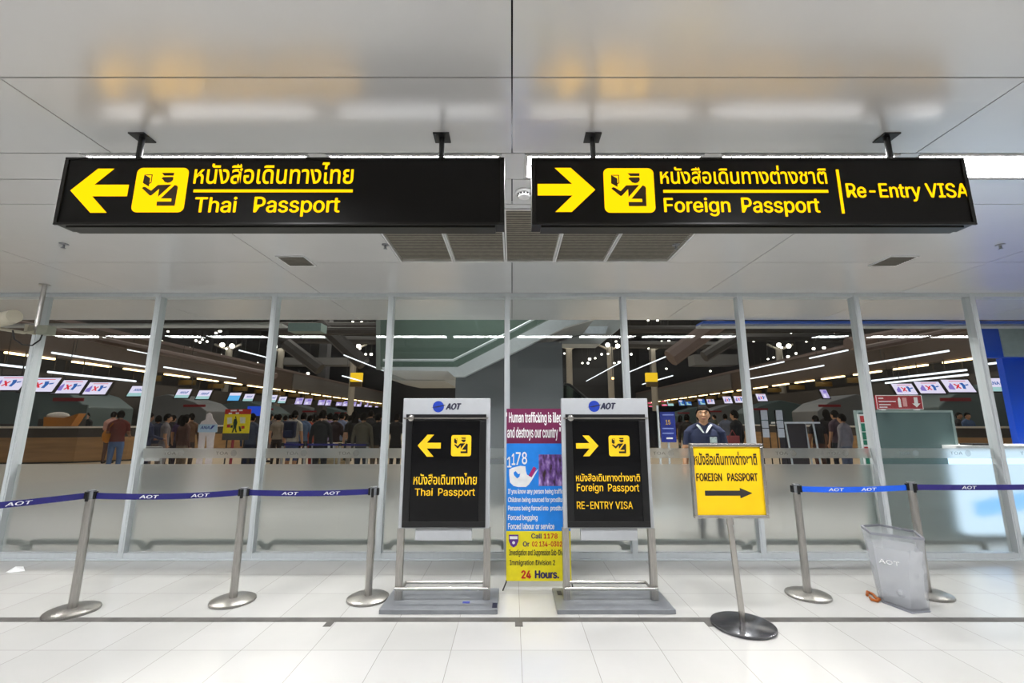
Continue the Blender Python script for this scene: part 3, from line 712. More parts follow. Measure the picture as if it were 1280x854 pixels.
# low rails behind the glass
M_rail = mat('rail_steel', '4e5654', .4, .3, .05)
YR = 5.72
zr = W(640, 677.5, YR).z
rx0, rx1 = W(184, 690, YR).x, W(330, 690, YR).x
for k in range(-1, 8):
    x0 = rx0 + (k - 1) * 1.4625; x1 = x0 + (rx1 - rx0)
    r = .09; pts = [(x0, YR, 0)] + [(x0 + r - r * math.cos(a), YR, zr - r + r * math.sin(a)) for a in [math.radians(q) for q in (0, 30, 60, 90)]]
    pts += [(2 * 0 + x1 - r + r * math.sin(a), YR, zr - r + r * math.cos(a)) for a in [math.radians(q) for q in (0, 30, 60, 90)]] + [(x1, YR, 0)]
    rl = MB().tube(pts, .036, 10)
    o = obj('guard_rail', rl, M_rail, None, True, origin=((x0 + x1) / 2, YR, 0))
    tag(o, 'low bent steel guard rail behind the frosted glass, %s from the left' % ['first', 'second', 'third', 'fourth', 'fifth', 'sixth', 'seventh', 'eighth', 'ninth'][k + 1], 'guard rail', 'guard rails behind the glass')

# ------------------------------------------------------------------ centre core wall and stairs
M_core = mat('core_wall', '6b7074', .7, 0, .06, 1); M_soff = mat('stair_soffit', 'c3c8cb', .5, 0, .03)
YC_ = 8.8
cx0, cx1 = W(569, 500, YC_).x, W(704, 500, YC_).x
def P2(pts, Y): return [xz(a, b, Y) for a, b in pts]
core = MB().prism([(cx0, 0), (cx1, 0), (cx1, W(704, 428, YC_).z), (W(641, 430, YC_).x, W(641, 428, YC_).z), (cx0 + .1, W(575, 470, YC_).z), (cx0, W(569, 471, YC_).z)], YC_, YC_ + 1.6)
struct('wall_core', core, M_core)
YSt = 8.5
st = thing('staircase', 'white-edged staircase with green glass balustrade rising behind the centre windows', 'staircase', (cx0, YSt + .8, 2.0))
band = P2([(478, 459), (572, 459), (640, 424), (690, 398), (744, 398), (706, 409), (642, 441), (580, 471), (568, 471), (560, 464), (478, 463)], YSt)
obj('stringer', MB().prism(band, YSt, YSt + .18), M_soff, st)
obj('landing_slab', MB().prism(P2([(478, 460), (566, 460), (566, 464), (478, 463)], YSt), YSt + .18, YSt + 1.9), M_soff, st)
M_gg = pane_mat('green_glass', (.74, .82, .79))
obj('glass_balustrade', MB().prism(P2([(474, 458), (571, 458), (638, 423), (685, 398), (474, 398)], YSt), YSt + .08, YSt + .1), M_gg, st)
obj('handrail', MB().tube([Vector((a, YSt + .05, b)) for a, b in P2([(478, 450), (566, 450), (640, 413), (668, 398)], YSt)], .025, 10), M_alu, st, True)
flg = MB().prism(P2([(575, 468), (640, 436), (700, 404), (744, 398), (744, 392), (640, 430), (575, 462)], YSt), YSt + .18, YSt + 1.7)
obj('flight_soffit', flg, mat('flight_soffit', '8e9496', .6), st)
# second level edges seen above the right of the core
M_lvl = mat('upper_slab', 'b7bab8', .6, 0, .03)
struct('ceiling_upper_left', MB().prism(P2([(480, 463.5), (556, 463.5), (556, 476), (500, 476), (480, 472)], 10.6), 10.6, 13.0), M_lvl)
ub = MB().prism(P2([(708, 398), (778, 398), (778, 408), (750, 430), (700, 430)], 10.2), 10.2, 10.8)
struct('ceiling_upper_right', ub, M_lvl)
struct('trim_43', MB().prism(P2([(712, 408), (760, 408), (757, 417), (712, 417)], 10.1), 10.1, 10.19), mat('slab_recess', 'd3dae0', .5))
struct('wall_glass_backing', MB().prism(P2([(470, 398), (708, 398), (640, 430), (572, 462), (470, 462)], 9.9), 9.9, 10.0), mat('glass_backing', '747b75', .7, 0, .05, 1))  # backing panel added so the green balustrade glass looks lit
lamp('stair_fill', (-.6, 7.7, 5.2), .8, 70, (.95, 1, .98), (math.radians(35), 0, 0))  # unseen fill added to brighten the core wall and the glass backing
es = thing('escalator', 'escalator side with teal glass just right of the grey core wall', 'escalator', (W(720, 490, 9.6).x, 9.6, 0))
e_ = P2([(705, 481), (712, 482), (740, 505), (762, 560), (705, 560)], 9.6)
obj('glass_side', MB().prism(e_, 9.6, 9.63), pane_mat('teal_glass', (.35, .45, .45)), es)
obj('handrail', MB().tube([Vector((a, 9.6, b)) for a, b in P2([(705, 480), (712, 481), (740, 504), (763, 560)], 9.6)], .03, 10), M_black, es, True)

# ------------------------------------------------------------------ dark roof structure
M_tr = mat('roof_steel', '383634', .6, .2, .1); M_trp = mat('roof_strut', '6a5b55', .6)
def beam(p, q, w, m): return MB().tube([p, q], w, 6)
n_ = 50
for (a, b, Y, w, m) in [((560, 408), (200, 408), 30, .3, M_tr), ((350, 414), (490, 414), 26, .25, M_tr), ((350, 424), (490, 426), 32, .3, M_tr), ((780, 412), (1060, 412), 28, .25, M_tr), ((780, 431), (930, 432), 34, .3, M_tr), ((900, 422), (1080, 422), 32, .3, M_tr),
                        ((838, 448), (900, 402), 22, .45, M_trp), ((880, 446), (925, 418), 30, .4, M_tr), ((400, 405), (455, 455), 30, .5, M_tr), ((358, 430), (400, 462), 28, .4, M_tr), ((1060, 430), (1210, 404), 20, .3, M_trp), ((20, 404), (190, 438), 14.5, .12, M_trp), ((190, 438), (345, 470), 20, .14, M_trp), ((1080, 436), (1240, 404), 15, .12, M_trp)]:
    struct('trim_%d' % n_, MB().tube([W(*a, Y), W(*b, Y)], w, 8), m); n_ += 1
# walkway bridge and windows far behind
struct('trim_%d' % n_, MB().box(*sorted((W(350, 445, 40).x, W(440, 445, 40).x)), 40, 41.5, W(400, 456, 40).z, W(400, 447, 40).z), mat('bridge', '6a6a68', .6)); n_ += 1
struct('trim_%d' % n_, MB().box(*sorted((W(868, 445, 40).x, W(922, 445, 40).x)), 40, 41.5, W(900, 456, 40).z, W(900, 443, 40).z), mat('bridge', '6a6a68', .6)); n_ += 1
struct('trim_%d' % n_, MB().box(*sorted((W(398, 450, 44).x, W(408, 450, 44).x)), 44, 45, 0, HZ), M_dark); n_ += 1
struct('trim_%d' % n_, MB().box(*sorted((W(360, 410, 15).x, W(401, 410, 15).x)), 15, 15.5, W(380, 414, 15).z, W(380, 404, 15).z), mat('pale_teal', '87a3a1', .5)); n_ += 1

# ------------------------------------------------------------------ check-in rows
XR = 17.0
M_bulk = mat('bulkhead_brown', '4a3c30', .55, 0, .08, .6); M_bulkg = mat('bulkhead_grey', '5c5a58', .6, 0, .06, .6)
M_wood = mat('counter_wood', 'a8855a', .4, 0, .22, 2.2, stretch=(.3, .3, 3)); M_ctop = mat('counter_top', 'd9d6cf', .35)
M_cdark = mat('counter_band', '43413f', .5); M_teal = mat('teal_panel', '56686b', .5, 0, .08, .8); M_greyp = mat('belt_machine', '74787c', .5, 0, .08, 1)
M_warm = emi('warm_lamp', (1, .72, .36), WARM_POWER)
M_cold = emi('cold_glow', (.9, .95, 1), 1.6)
M_board = mat('number_board', '5b4a22', .5)
M_screen = emi('screen_white', (.80, .74, .93), 1.0); M_sblue = emi('screen_blue', (.12, .45, .85), 1.0); M_sred = emi('screen_red', (.8, .03, .06), .9)
M_snavy = emi('screen_navy', (.03, .12, .42), 1.0); M_spurp = emi('screen_purple', (.25, .18, .6), 1.0); M_steal = emi('screen_teal', (.45, .75, .75), .8); M_spink = emi('screen_pink', (.95, .12, .25), 1.0)
M_slil = emi('screen_lilac', (.5, .42, .72), 1.0)
for s, side in ((-1, 'left'), (1, 'right')):
    # bulkhead above the desks
    zl = 3.92
    struct('wall_bulkhead_' + side, MB().box(s * XR, s * (XR + .5), 13.0, 60.5, zl, 5.25), M_bulk)
    struct('trim_%d' % n_, MB().box(s * (XR - .06), s * (XR + .1), 13.0, 60.5, 5.25, 5.4), M_trp); n_ += 1
    struct('wall_bulkhead_far_' + side, MB().box(s * (XR - .1), s * XR, 34, 60.5, zl + .1, 5.2), M_bulkg)
    struct('wall_behind_desks_' + side, MB().box(s * (XR + 7), s * (XR + 7.3), 20.5, 61, 0, 4.0), mat('desk_back_wall', '4c4640', .6, 0, .1, .4))
    # check-in counter: rounded front end then a long side
    X0 = s * 14.6
    path = [(s * 26, 16.6), (s * 21, 16.6), (s * 18.3, 16.75), (s * 16.6, 17.2), (s * 15.4, 18.1), (s * 14.8, 19.4), (X0, 21), (X0, 60)]
    back = [(s * 26, 17.6), (s * 21, 17.6), (s * 18.7, 17.7), (s * 17.2, 18.1), (s * 16.2, 18.8), (s * 15.75, 19.8), (X0 + s * 1.0, 21.2), (X0 + s * 1.0, 60)]
    poly = path + back[::-1]
    c = thing('check_in_counter', ('long wood-fronted check-in counter with rounded end behind the left windows' if s < 0 else 'long wood-fronted check-in counter with rounded end behind the right windows'), 'counter', (X0, 30, 0))
    obj('wood_front', MB().vprism(poly, .06, .95), M_wood, c)
    inn = [(x + s * .06, y + .05) for x, y in path] + [(x - s * .03, y) for x, y in back[::-1]]
    obj('dark_band', MB().vprism(inn, .95, 1.3), M_cdark, c)
    obj('counter_top', MB().vprism([(x - s * .05, y - .04) for x, y in path] + back[::-1], 1.3, 1.36), M_ctop, c)
    obj('plinth', MB().vprism(inn, 0, .06), M_cdark, c)
    # baggage machines behind
    for i in range(5):
        y = 20 + i * 8
        t = thing('baggage_machine', ('grey baggage belt hood behind the %s check-in desks, %s along the row' % (side, ORD[i])), 'baggage belt', (s * 21.5, y, 0), 'baggage belts behind the desks')
        obj('hood', MB().prism([(s * 19.2, 1.2), (s * 23.5, 1.2), (s * 23.5, 2.9), (s * 21.8, 3.25), (s * 20.0, 2.75), (s * 19.2, 2.2)], y, y + 2.6), M_greyp if i % 2 else M_teal, t, bevel=.05)
        obj('belt_bed', MB().box(s * 19.0, s * 23.6, y - .8, y + 3.0, 0, 1.2), M_dark, t)
        obj('warning_stripe', MB().box(s * 19.3, s * 20.7, y - .02, y, 2.45, 2.6), mat('dull_red', '8c2430', .5), t)
    # warm lamps
    for i in range(20):
        y = 13.1 + 2.3 * i + (1.0 if s > 0 else 0); L = .8
        lamp_t = thing('desk_lamp_bar', 'warm linear lamp over the %s check-in desks, %s along the row' % (side, ORD[i]), 'lamp', (s * XR, y, 3.86), 'warm lamp bars over the %s desks' % side)
        obj('tube', MB().box(s * XR - .06, s * XR + .06, y - L, y + L, 3.80, 3.86), M_warm, lamp_t)
        obj('fixing_rod', MB().box(s * XR - .03, s * XR + .03, y - .05, y + .05, 3.86, 3.92), M_tr, lamp_t)
        if i > 2:
            obj('number_board', MB().box(s * XR - .45, s * XR + .45, y + .7, y + .78, 3.42, 3.68), M_board, lamp_t)
            obj('board_rod', MB().tube([(s * XR, y + .74, 3.68), (s * XR, y + .74, 3.80)], .02, 6), M_tr, lamp_t)
def monitor(px, py, w, h, kind, label, group, X=None):
    p = onX(px, py, X); Y = p.y; k = Y / FPX; hw, hh = w * k / 2, h * k / 2
    t = thing('monitor', label, 'screen', p, group)
    obj('casing', MB().box(p.x - hw - .05, p.x + hw + .05, Y, Y + .09, p.z - hh - .05, p.z + hh + .05), M_black, t)
    m = {'x': M_screen, 'a': M_screen, 'b': M_sblue, 'p': M_slil, 'q': M_snavy, 't': M_steal, 'r': M_spink}[kind]
    obj('screen', MB().box(p.x - hw, p.x + hw, Y - .006, Y, p.z - hh, p.z + hh), m, t)
    def pg(pts, name, mm): flat([[(p.x + u * hw, p.z + v * hh) for u, v in q] for q in pts], Y - .007, name, mm, t, .002)
    if kind == 'x':
        pg([[(-.32, .3), (-.2, .36), (.12, -.4), (0, -.46)]], 'red_cross', M_sred); pg([[(-.32, -.4), (-.2, -.44), (.14, .22), (.04, .3)]], 'red_cross', M_sred)
        pg([[(.18, .45), (.42, .5), (.5, .1), (.4, -.5), (.2, -.46), (.26, .02)], [(.5, .2), (.78, .3), (.76, .12), (.55, .02)]], 'blue_figure', M_snavy)
        pg([[(-.82 + .0, -.55), (-.4, -.6), (-.42, .2), (-.5, .5), (-.66, .1), (-.8, -.1)]], 'striped_panel', M_spurp)
        pg([[(-.5, .8), (.72, .8), (.72, .72), (-.5, .72)]], 'headline', M_sred)
    elif kind == 'a':
        text('screen_lettering', 'ANA', (p.x - .55 * hw, p.z - .02 * hh, p.x + .35 * hw, p.z + .5 * hh), Y - .008, M_snavy, t, .05, shear=.2)
        pg([[(.38, 0), (.5, 0), (.7, .55), (.5, .5)]], 'screen_emblem', M_snavy)
        pg([[(-1, -1), (1, -1), (1, -.35), (-1, -.35)]], 'screen_footer', M_steal)
    elif kind == 'b':
        pg([[(-1, .3), (1, .3), (1, 1), (-1, 1)]], 'screen_header', M_screen)
    elif kind == 'p':
        pg([[(-.6, -.8), (.2, -.8), (.1, -.1), (-.6, -.1)]], 'screen_block', M_screen); pg([[(-.2, .2), (.8, .2), (.8, .8), (-.2, .8)]], 'screen_block', M_spurp)
    elif kind == 'q':
        pg([[(-.8, .4), (.3, .4), (.3, .95), (-.8, .95)]], 'screen_block', M_screen); pg([[(-.5, -.9), (.9, -.9), (.9, -.5), (0, -.4), (0, .2), (-.5, .2)]], 'screen_block', M_steal)
    elif kind == 't':
        pg([[(-.8, .2), (.7, .2), (.7, .9), (-.8, .9)]], 'screen_block', M_screen)
    elif kind == 'r':
        pg([[(-.5, -.6), (.5, -.6), (.3, .5), (-.5, .5)]], 'screen_block', M_screen)
    for ch in t.children:
        for v in ch.data.vertices: v.co.y += v.co.z * .5
    for s in (-1, 1): obj('hanger', MB().tube([(p.x + s * .35, Y + .06, p.z + hh), (p.x + s * .35, Y + .06, 3.93)], .02, 6), M_tr, t)
LM = [(10, 479, 40, 18, 'x'), (50, 481, 42, 18, 'x'), (87, 483.5, 35, 17, 'x'), (121, 485.5, 30, 15.5, 'x'), (172, 489, 20, 13, 'a'), (229, 492, 17, 11, 'a'), (255, 493.5, 16, 11, 'a'), (293, 496, 14, 10, 'b'), (311, 497, 12, 9, 'a'), (341, 498.5, 9, 9, 'a'), (353, 500, 9, 8, 'a'),
      (374, 501.5, 9, 8, 'p'), (385, 502.3, 9, 7.5, 'p'), (402, 503, 8, 7, 'p'), (410, 503.5, 7, 7, 'p'), (424, 504.3, 7, 6, 'p'), (432, 504.8, 7, 6, 'p'), (442, 505.3, 6, 5.5, 'p'), (449, 505.6, 5.5, 5.5, 'p'), (458, 506.2, 4, 5, 'p'), (463, 506.5, 4, 5, 'p'), (471, 507, 3.6, 4.6, 'p')]
for i, (a, b, w, h, k) in enumerate(LM):
    ds = {'x': 'white screen with red cross notice', 'a': 'white airline screen', 'b': 'blue and white screen', 'p': 'purple and white screen'}[k]
    monitor(a, b, w, h, k, '%s, %s of the hanging row over the left check-in desks' % (ds, ORD[i]), 'screens over the left check-in desks', -XR)
RM = [(1245, 481, 30, 17, 'a'), (1198, 482.5, 34, 16, 'x'), (1162, 484.5, 31, 15, 'x'), (1131, 486.5, 27, 14, 'x'), (1031, 492.5, 8, 11, 'p'), (952, 497, 12, 9, 'x'), (924, 499, 12, 9, 'x'), (909.5, 500, 10, 8.5, 'x'), (888, 501, 9, 8, 'x'), (877, 502.5, 8, 7, 'q'), (860, 503.5, 8, 6.5, 'q'), (852, 503.8, 7, 6.5, 'q'), (838, 504.5, 7, 6, 't'), (830.5, 504.6, 7, 6, 'r'), (819, 505.5, 6, 6, 'r'), (813, 506, 5, 5.5, 'r')]
for i, (a, b, w, h, k) in enumerate(RM):
    ds = {'x': 'white screen with coloured notice', 'a': 'white airline screen', 'p': 'small lilac screen', 'q': 'dark blue and white screen', 't': 'teal and white screen', 'r': 'pink and white screen'}[k]
    monitor(a, b, w, h, k, '%s, %s of the hanging row over the right check-in desks' % (ds, ORD[i]), 'screens over the right check-in desks', XR)
# long white glowing bars high in the hall: (start px, end px, X)
LL = [((65, 441), (184, 457.5), -16.7), ((205, 459), (295, 471.5), -16.7), ((160, 437), (187, 441.5), -16.7), ((207, 442.5), (333, 466.5), -16.7), ((299, 438), (334, 446.5), -16), ((430, 444), (481, 464.5), -10), ((428, 470), (452, 477), -10),
      ((787, 465), (838, 445.5), 9), ((803, 480.5), (841, 471), 10), ((936, 462), (980, 453.5), 16), ((938, 473.5), (1030, 460), 16.7), ((1085, 455), (1186, 439.5), 16.7), ((1012, 448), (1060, 439), 16.7), ((1090, 476), (1208, 462), 16.7), ((1107, 479), (1210, 469), 16.7), ((60, 465), (170, 474), -16.7), ((0, 456), (35, 461), -16.7), ((1230, 446), (1279, 437), 16.7), ((1236, 455), (1279, 449), 16.7), ((489, 466), (510, 473.5), -8), ((733, 476.5), (776, 461), 8)]
for i, (a, b, X) in enumerate(LL):
    if abs(X) > 16.5: X = math.copysign(16.75 - .3 * (i % 4), X)
    p, q = onX(*a, X), onX(*b, X); q.z = p.z
    side = 'left' if X < 0 else 'right'
    t = thing('linear_bar', 'thin white glowing bar high in the %s half of the hall beyond the glass' % side, 'lamp', (p + q) / 2, 'white glowing bars in the %s half of the hall' % side)
    obj('tube', MB().tube([p, q], .036, 8), M_cold, t)
    ca = MB()
    ca.tube([p.lerp(q, .2) + Vector((0, 0, .05)), p.lerp(q, .2) + Vector((0, 0, 1.2))], .012, 6)
    obj('suspension_rod', ca, M_tr, t)
# tiny glowing balls on stems and lit columns
M_spot = emi('bright_spot', (1, .93, .8), 9); M_orange = emi('orange_lamp', (1, .4, .12), 8)
SP = [(134, 414), (210, 414.5), (187, 426), (202, 427), (245, 426), (253, 424.5), (259, 427), (250, 428), (275, 414), (270, 416.5), (283, 436), (290, 435), (237, 435), (265, 443), (270, 444), (276, 444), (293, 449), (300, 451), (322, 454), (325, 455), (395, 415), (400, 417), (409, 416), (441, 402.5), (452, 402.5), (460, 415), (464, 417), (470, 414), (474, 417), (420, 425.5), (430, 426), (440, 435), (443, 437), (450, 436), (457, 443), (464, 443), (385, 467),
      (788, 414), (810, 400.5), (822, 400.5), (864, 414.5), (827, 427), (836, 427), (811, 435), (816, 436), (898, 442), (838, 443), (833, 461), (888, 464), (917, 435), (921, 434.5), (942, 426.5), (979, 415), (985, 413), (989, 416), (995, 414.5), (1008, 427), (977, 434.5), (960, 449), (967, 447), (985, 446), (995, 442), (1017, 436), (1043, 416), (1051, 414), (1061, 413.5), (1117, 414.5), (1126, 414), (1052, 398.5), (1065, 426), (1030, 435), (770, 427), (737, 449), (744, 448), (752, 443), (760, 442.5), (728, 454), (735, 454), (768, 454), (774, 453), (705.5, 442), (789, 443)]
SP = [q for i, q in enumerate(SP) if all(math.hypot(q[0] - r[0], q[1] - r[1]) > 3.2 for r in SP[:i])]
for i, (a, b) in enumerate(SP):
    Y = 34 + (i * 7) % 14
    p = W(a, b, Y)
    if abs(p.x) > 31: Y *= 30 / abs(p.x); p = W(a, b, Y)
    half = 'left' if a < 490 else 'centre' if a < 790 else 'right'
    t = thing('bright_spot', 'tiny bright spot under the dark roof in the %s of the hall' % half, 'lamp', p, 'bright spots under the dark roof, ' + half)
    r = .0027 * Y * random.choice((.8, 1, 1.25)); obj('bulb', MB().ball(p, r, r, r * .8, 8, 5), M_spot, t)
    obj('stem', MB().tube([p + Vector((0, 0, r * .7)), Vector((p.x, p.y, HZ))], .02, 5), M_tr, t)
for a, b, nm in ((486, 474, 'left'), (515, 481, 'middle'), (766, 473, 'right')):
    p = W(a, b, 38); t = thing('orange_lamp', 'orange point lamp far behind the glass, %s one of three' % nm, 'lamp', p); obj('bulb', MB().ball(p, .11, .11, .11, 10, 6), M_orange, t); obj('stem', MB().tube([p, Vector((p.x, p.y, HZ))], .03, 6), M_tr, t)
M_colm = mat('column_paint', '9a958a', .5)
for a, y0, y1, nm in ((287, 434, 560, 'left'), (352, 436, 560, 'second from left'), (443, 434, 560, 'third from left'), (711, 433, 560, 'fourth from left'), (762, 434, 560, 'fifth from left'), (815, 434, 560, 'sixth from left'), (973, 434, 560, 'rightmost')):
    Y = 41 if a > 900 else 40; p = W(a, y0, Y)
    t = thing('lit_column', 'pale column with branching lamp head under the dark roof, %s' % nm, 'column', (p.x, Y, 0), 'lit columns far inside the hall')
    obj('shaft', MB().tube([(p.x, Y, 0), (p.x, Y, p.z)], .28, 12), M_colm, t, True)
    for s in (-1, 1): obj('branch_arm', MB().tube([(p.x, Y, p.z - .3), (p.x + s * 1.2, Y - .3, p.z + .2)], .1, 8), M_colm, t)
    obj('lamp_head', MB().ball((p.x - .3, Y - .6, p.z + .1), .2, .2, .2, 10, 6).ball((p.x + .6, Y - .6, p.z), .2, .2, .2, 10, 6), M_spot, t)
M_ysign = emi('yellow_hanging_light', (1, .62, .02), .9)
for a, nm in ((445, 'left'), (815, 'right')):
    x0, z0, x1, z1 = pbox(a - 7, 466, a + 7, 477, 30)
    t = thing('yellow_sign', 'small glowing yellow sign hanging deep in the hall, %s of the centre' % nm, 'sign', ((x0 + x1) / 2, 30, z1))
    obj('sign_box', MB().box(x0, x1, 30, 30.3, z0, z1), M_ysign, t)
    obj('lower_board', MB().box(x0, x1, 30, 30.2, z0 - .35, z0 - .02), M_board, t)
    obj('hanging_rod', MB().tube([((x0 + x1) / 2, 30.1, z1), ((x0 + x1) / 2, 30.1, z1 + 2)], .04, 8), M_tr, t)

# ------------------------------------------------------------------ people
LIMB = ['head', 'torso', 'arm', 'fore', 'hand', 'thigh', 'shin', 'foot']
def sculpt_head(mb, c, detail):
    n, m = (40, 30) if detail else (18, 14)
    rs = []
    for i in range(m + 1):
        t = math.pi * (i + .02) / (m + .04) + .01; r = []
        for k in range(n):
            a = 2 * math.pi * k / n; x, y, z = math.sin(t) * math.cos(a), math.sin(t) * math.sin(a), -math.cos(t)
            fx = .074 * (1 - .28 * max(0, -z) ** 1.3); fy = .094 * (1 - .10 * max(0, -z))
            yy = y * fy; zz = z * .118
            if y < 0:
                yy -= .010 * math.exp(-((x / .5) ** 2 + ((z + .78) / .25) ** 2))           # chin
                yy -= .005 * math.exp(-((x / .6) ** 2 + ((z - .24) / .12) ** 2))           # brow
                for s in (-1, 1): yy += .013 * math.exp(-(((x - s * .42) / .2) ** 2 + ((z - .06) / .11) ** 2))   # sockets
                for s in (-1, 1): yy -= .006 * math.exp(-(((x - s * .5) / .2) ** 2 + ((z + .2) / .15) ** 2))     # cheeks
            r.append(Vector((c[0] + x * fx, c[1] + yy, c[2] + zz)))
        rs.append(r)
    mb.rings(rs)
    mb.tube([(c[0], c[1] - .086, c[2] + .012), (c[0], c[1] - .100, c[2] - .018), (c[0], c[1] - .104, c[2] - .028), (c[0], c[1] - .09, c[2] - .036)], [.007, .011, .014, .009], 10)
    for s in (-1, 1): mb.ball((c[0] + s * .0095, c[1] - .094, c[2] - .031), .008, .009, .007, 8, 6)
    for s in (-1, 1):
        mb.ball((c[0] + s * .073, c[1] + .008, c[2] - .004), .010, .018, .031, 10, 8)
    if detail:
        mb.tube([(c[0] - .024, c[1] - .083, c[2] - .062), (c[0], c[1] - .0935, c[2] - .059), (c[0] + .024, c[1] - .083, c[2] - .062)], [.004, .0065, .004], 8)
        mb.tube([(c[0] - .02, c[1] - .083, c[2] - .071), (c[0], c[1] - .0925, c[2] - .073), (c[0] + .02, c[1] - .083, c[2] - .071)], [.004, .007, .004], 8)
POSES = {'stand': ((.235, .03, 1.14), (.25, -.03, .90), (.235, .03, 1.14), (.25, -.03, .90), .0),
         'push': ((.22, -.02, 1.16), (.2, -.26, 1.08), (.22, -.02, 1.16), (.2, -.26, 1.08), .0),
         'hip': ((.27, .02, 1.16), (.2, -.2, 1.16), (.235, .03, 1.14), (.25, -.03, .90), .05),
         'step': ((.235, .05, 1.14), (.25, .0, .90), (.235, .0, 1.14), (.25, -.1, .92), .13)}
BODY = {}
def body_mesh(pose, detail):
    if (pose, detail) in BODY: return BODY[(pose, detail)]
    eR, wR, eL, wL, step = POSES[pose]
    mb = MB(); segs = []
    def limb(kind, pts, rr, n=14):
        mb.tube(pts, rr, n)
        for a, b, r, q in zip(pts, pts[1:], rr, rr[1:]): segs.append((kind, Vector(a), Vector(b), max(r, q)))
    R = []
    for z, rx, ry, yo in ((.80, .135, .1, 0), (.88, .165, .115, .005), (.96, .168, .118, .005), (1.08, .145, .104, 0), (1.22, .158, .112, 0), (1.35, .18, .118, .008), (1.42, .165, .10, .014), (1.465, .10, .075, .012), (1.49, .06, .055, .008)):
        R.append([Vector((rx * math.cos(2 * math.pi * k / 24), yo + ry * math.sin(2 * math.pi * k / 24), z)) for k in range(24)])
    mb.rings(R); segs.append(('torso', Vector((-.08, 0, .95)), Vector((-.08, 0, 1.40)), .13)); segs.append(('torso', Vector((.08, 0, .95)), Vector((.08, 0, 1.40)), .13))
    hc = (0, -.022, 1.633)
    limb('head', [(0, .012, 1.45), (0, -.004, 1.56)], [.056, .05]); segs.append(('head', Vector((0, -.02, 1.58)), Vector((0, -.02, 1.7)), .09))
    sculpt_head(mb, hc, detail)
    for s, e, w in ((-1, eR, wR), (1, eL, wL)):
        sh = (s * .182, .012, 1.405); e = (s * e[0], e[1], e[2]); w = (s * w[0], w[1], w[2])
        mb.ball((s * .158, .012, 1.398), .07, .066, .066, 14, 10)
        limb('torso', [(s * .03, .014, 1.495), (s * .09, .013, 1.462), (s * .165, .012, 1.415)], [.05, .06, .058])
        limb('arm', [sh, e], [.058, .043]); limb('fore', [e, w], [.044, .029])
        d = (Vector(w) - Vector(e)).normalized(); sd = Vector((s, 0, 0)); sd = (sd - d * sd.dot(d)).normalized(); nn = d.cross(sd)
        p0 = Vector(w); acr = nn if abs(nn.y) > .4 else sd
        if acr.y > 0 and abs(nn.y) > .4: acr = -acr
        p1 = p0 + d * .085
        limb('hand', [tuple(p0), tuple(p0 + d * .03), tuple(p1)], [.027, .034, .032])
        curl = (-sd) * .35
        for i, L in enumerate((.066, .076, .07, .055)):
            b0 = p1 + acr * (.027 - i * .018); m1 = b0 + d * L * .5 + curl * .012; m2 = m1 + (d + curl * 1.4).normalized() * L * .5
            limb('hand', [tuple(b0 - d * .02), tuple(m1), tuple(m2)], [.0095, .009, .0075], 8)
        b0 = p0 + d * .025 + acr * .028; m1 = b0 + (d * .6 + acr * .8 - sd * .2).normalized() * .035; m2 = m1 + (d + acr * .2).normalized() * .03
        limb('hand', [tuple(b0 - acr * .012), tuple(m1), tuple(m2)], [.012, .0105, .0085], 8)
        f = step * s
        limb('thigh', [(s * .088, 0, .86), (s * .098, -.012 - f * .6, .48)], [.088, .06])
        limb('shin', [(s * .098, -.012 - f * .6, .48), (s * .1, .012 - f * .7, .34), (s * .105, .02 - f * 1.0, .10)], [.06, .055, .04])
        limb('foot', [(s * .105, .045 - f, .05), (s * .11, -.04 - f, .045), (s * .118, -.155 - f, .034)], [.044, .042, .032])
    me = bpy.data.meshes.new('body_raw'); me.from_pydata(mb.v, [], mb.f); me.update()
    b = bmesh.new(); b.from_mesh(me); bmesh.ops.recalc_face_normals(b, faces=b.faces); b.to_mesh(me); b.free()
    o = bpy.data.objects.new('body_raw', me); COL.objects.link(o)
    rm = o.modifiers.new('r', 'REMESH'); rm.mode = 'VOXEL'; rm.voxel_size = .0065 if detail else .013
    sm = o.modifiers.new('s', 'SMOOTH'); sm.factor = .5; sm.iterations = 3 if detail else 2
    dg = bpy.context.evaluated_depsgraph_get(); dg.update()
    out = bpy.data.meshes.new_from_object(o.evaluated_get(dg)); bpy.data.objects.remove(o)
    lab = []
    for p in out.polygons:
        best, bk = 9e9, 'torso'
        for k, a, q, r in segs:
            ab = q - a; t = max(0, min(1, (p.center - a).dot(ab) / ab.length_squared)); d = ((a + ab * t) - p.center).length / r
            if d < best: best, bk = d, k
        lab.append(LIMB.index(bk))
    out.polygons.foreach_set('use_smooth', [True] * len(out.polygons))
    BODY[(pose, detail)] = (out, lab); return out, lab
SK = {'tan': mat('skin_tan', 'b98a68', .5, 0, .05), 'pale': mat('skin_pale', 'd0a58a', .5, 0, .05), 'brown': mat('skin_brown', '8d6248', .5, 0, .05)}
def cloth(h): return mat('cloth_' + h, h, .8, 0, .12, 9)
M_hair = mat('hair_black', '15110e', .9, 0, .2, 40, spec=.1); M_hairb = mat('hair_brown', '3a2618', .6, 0, .2, 40)
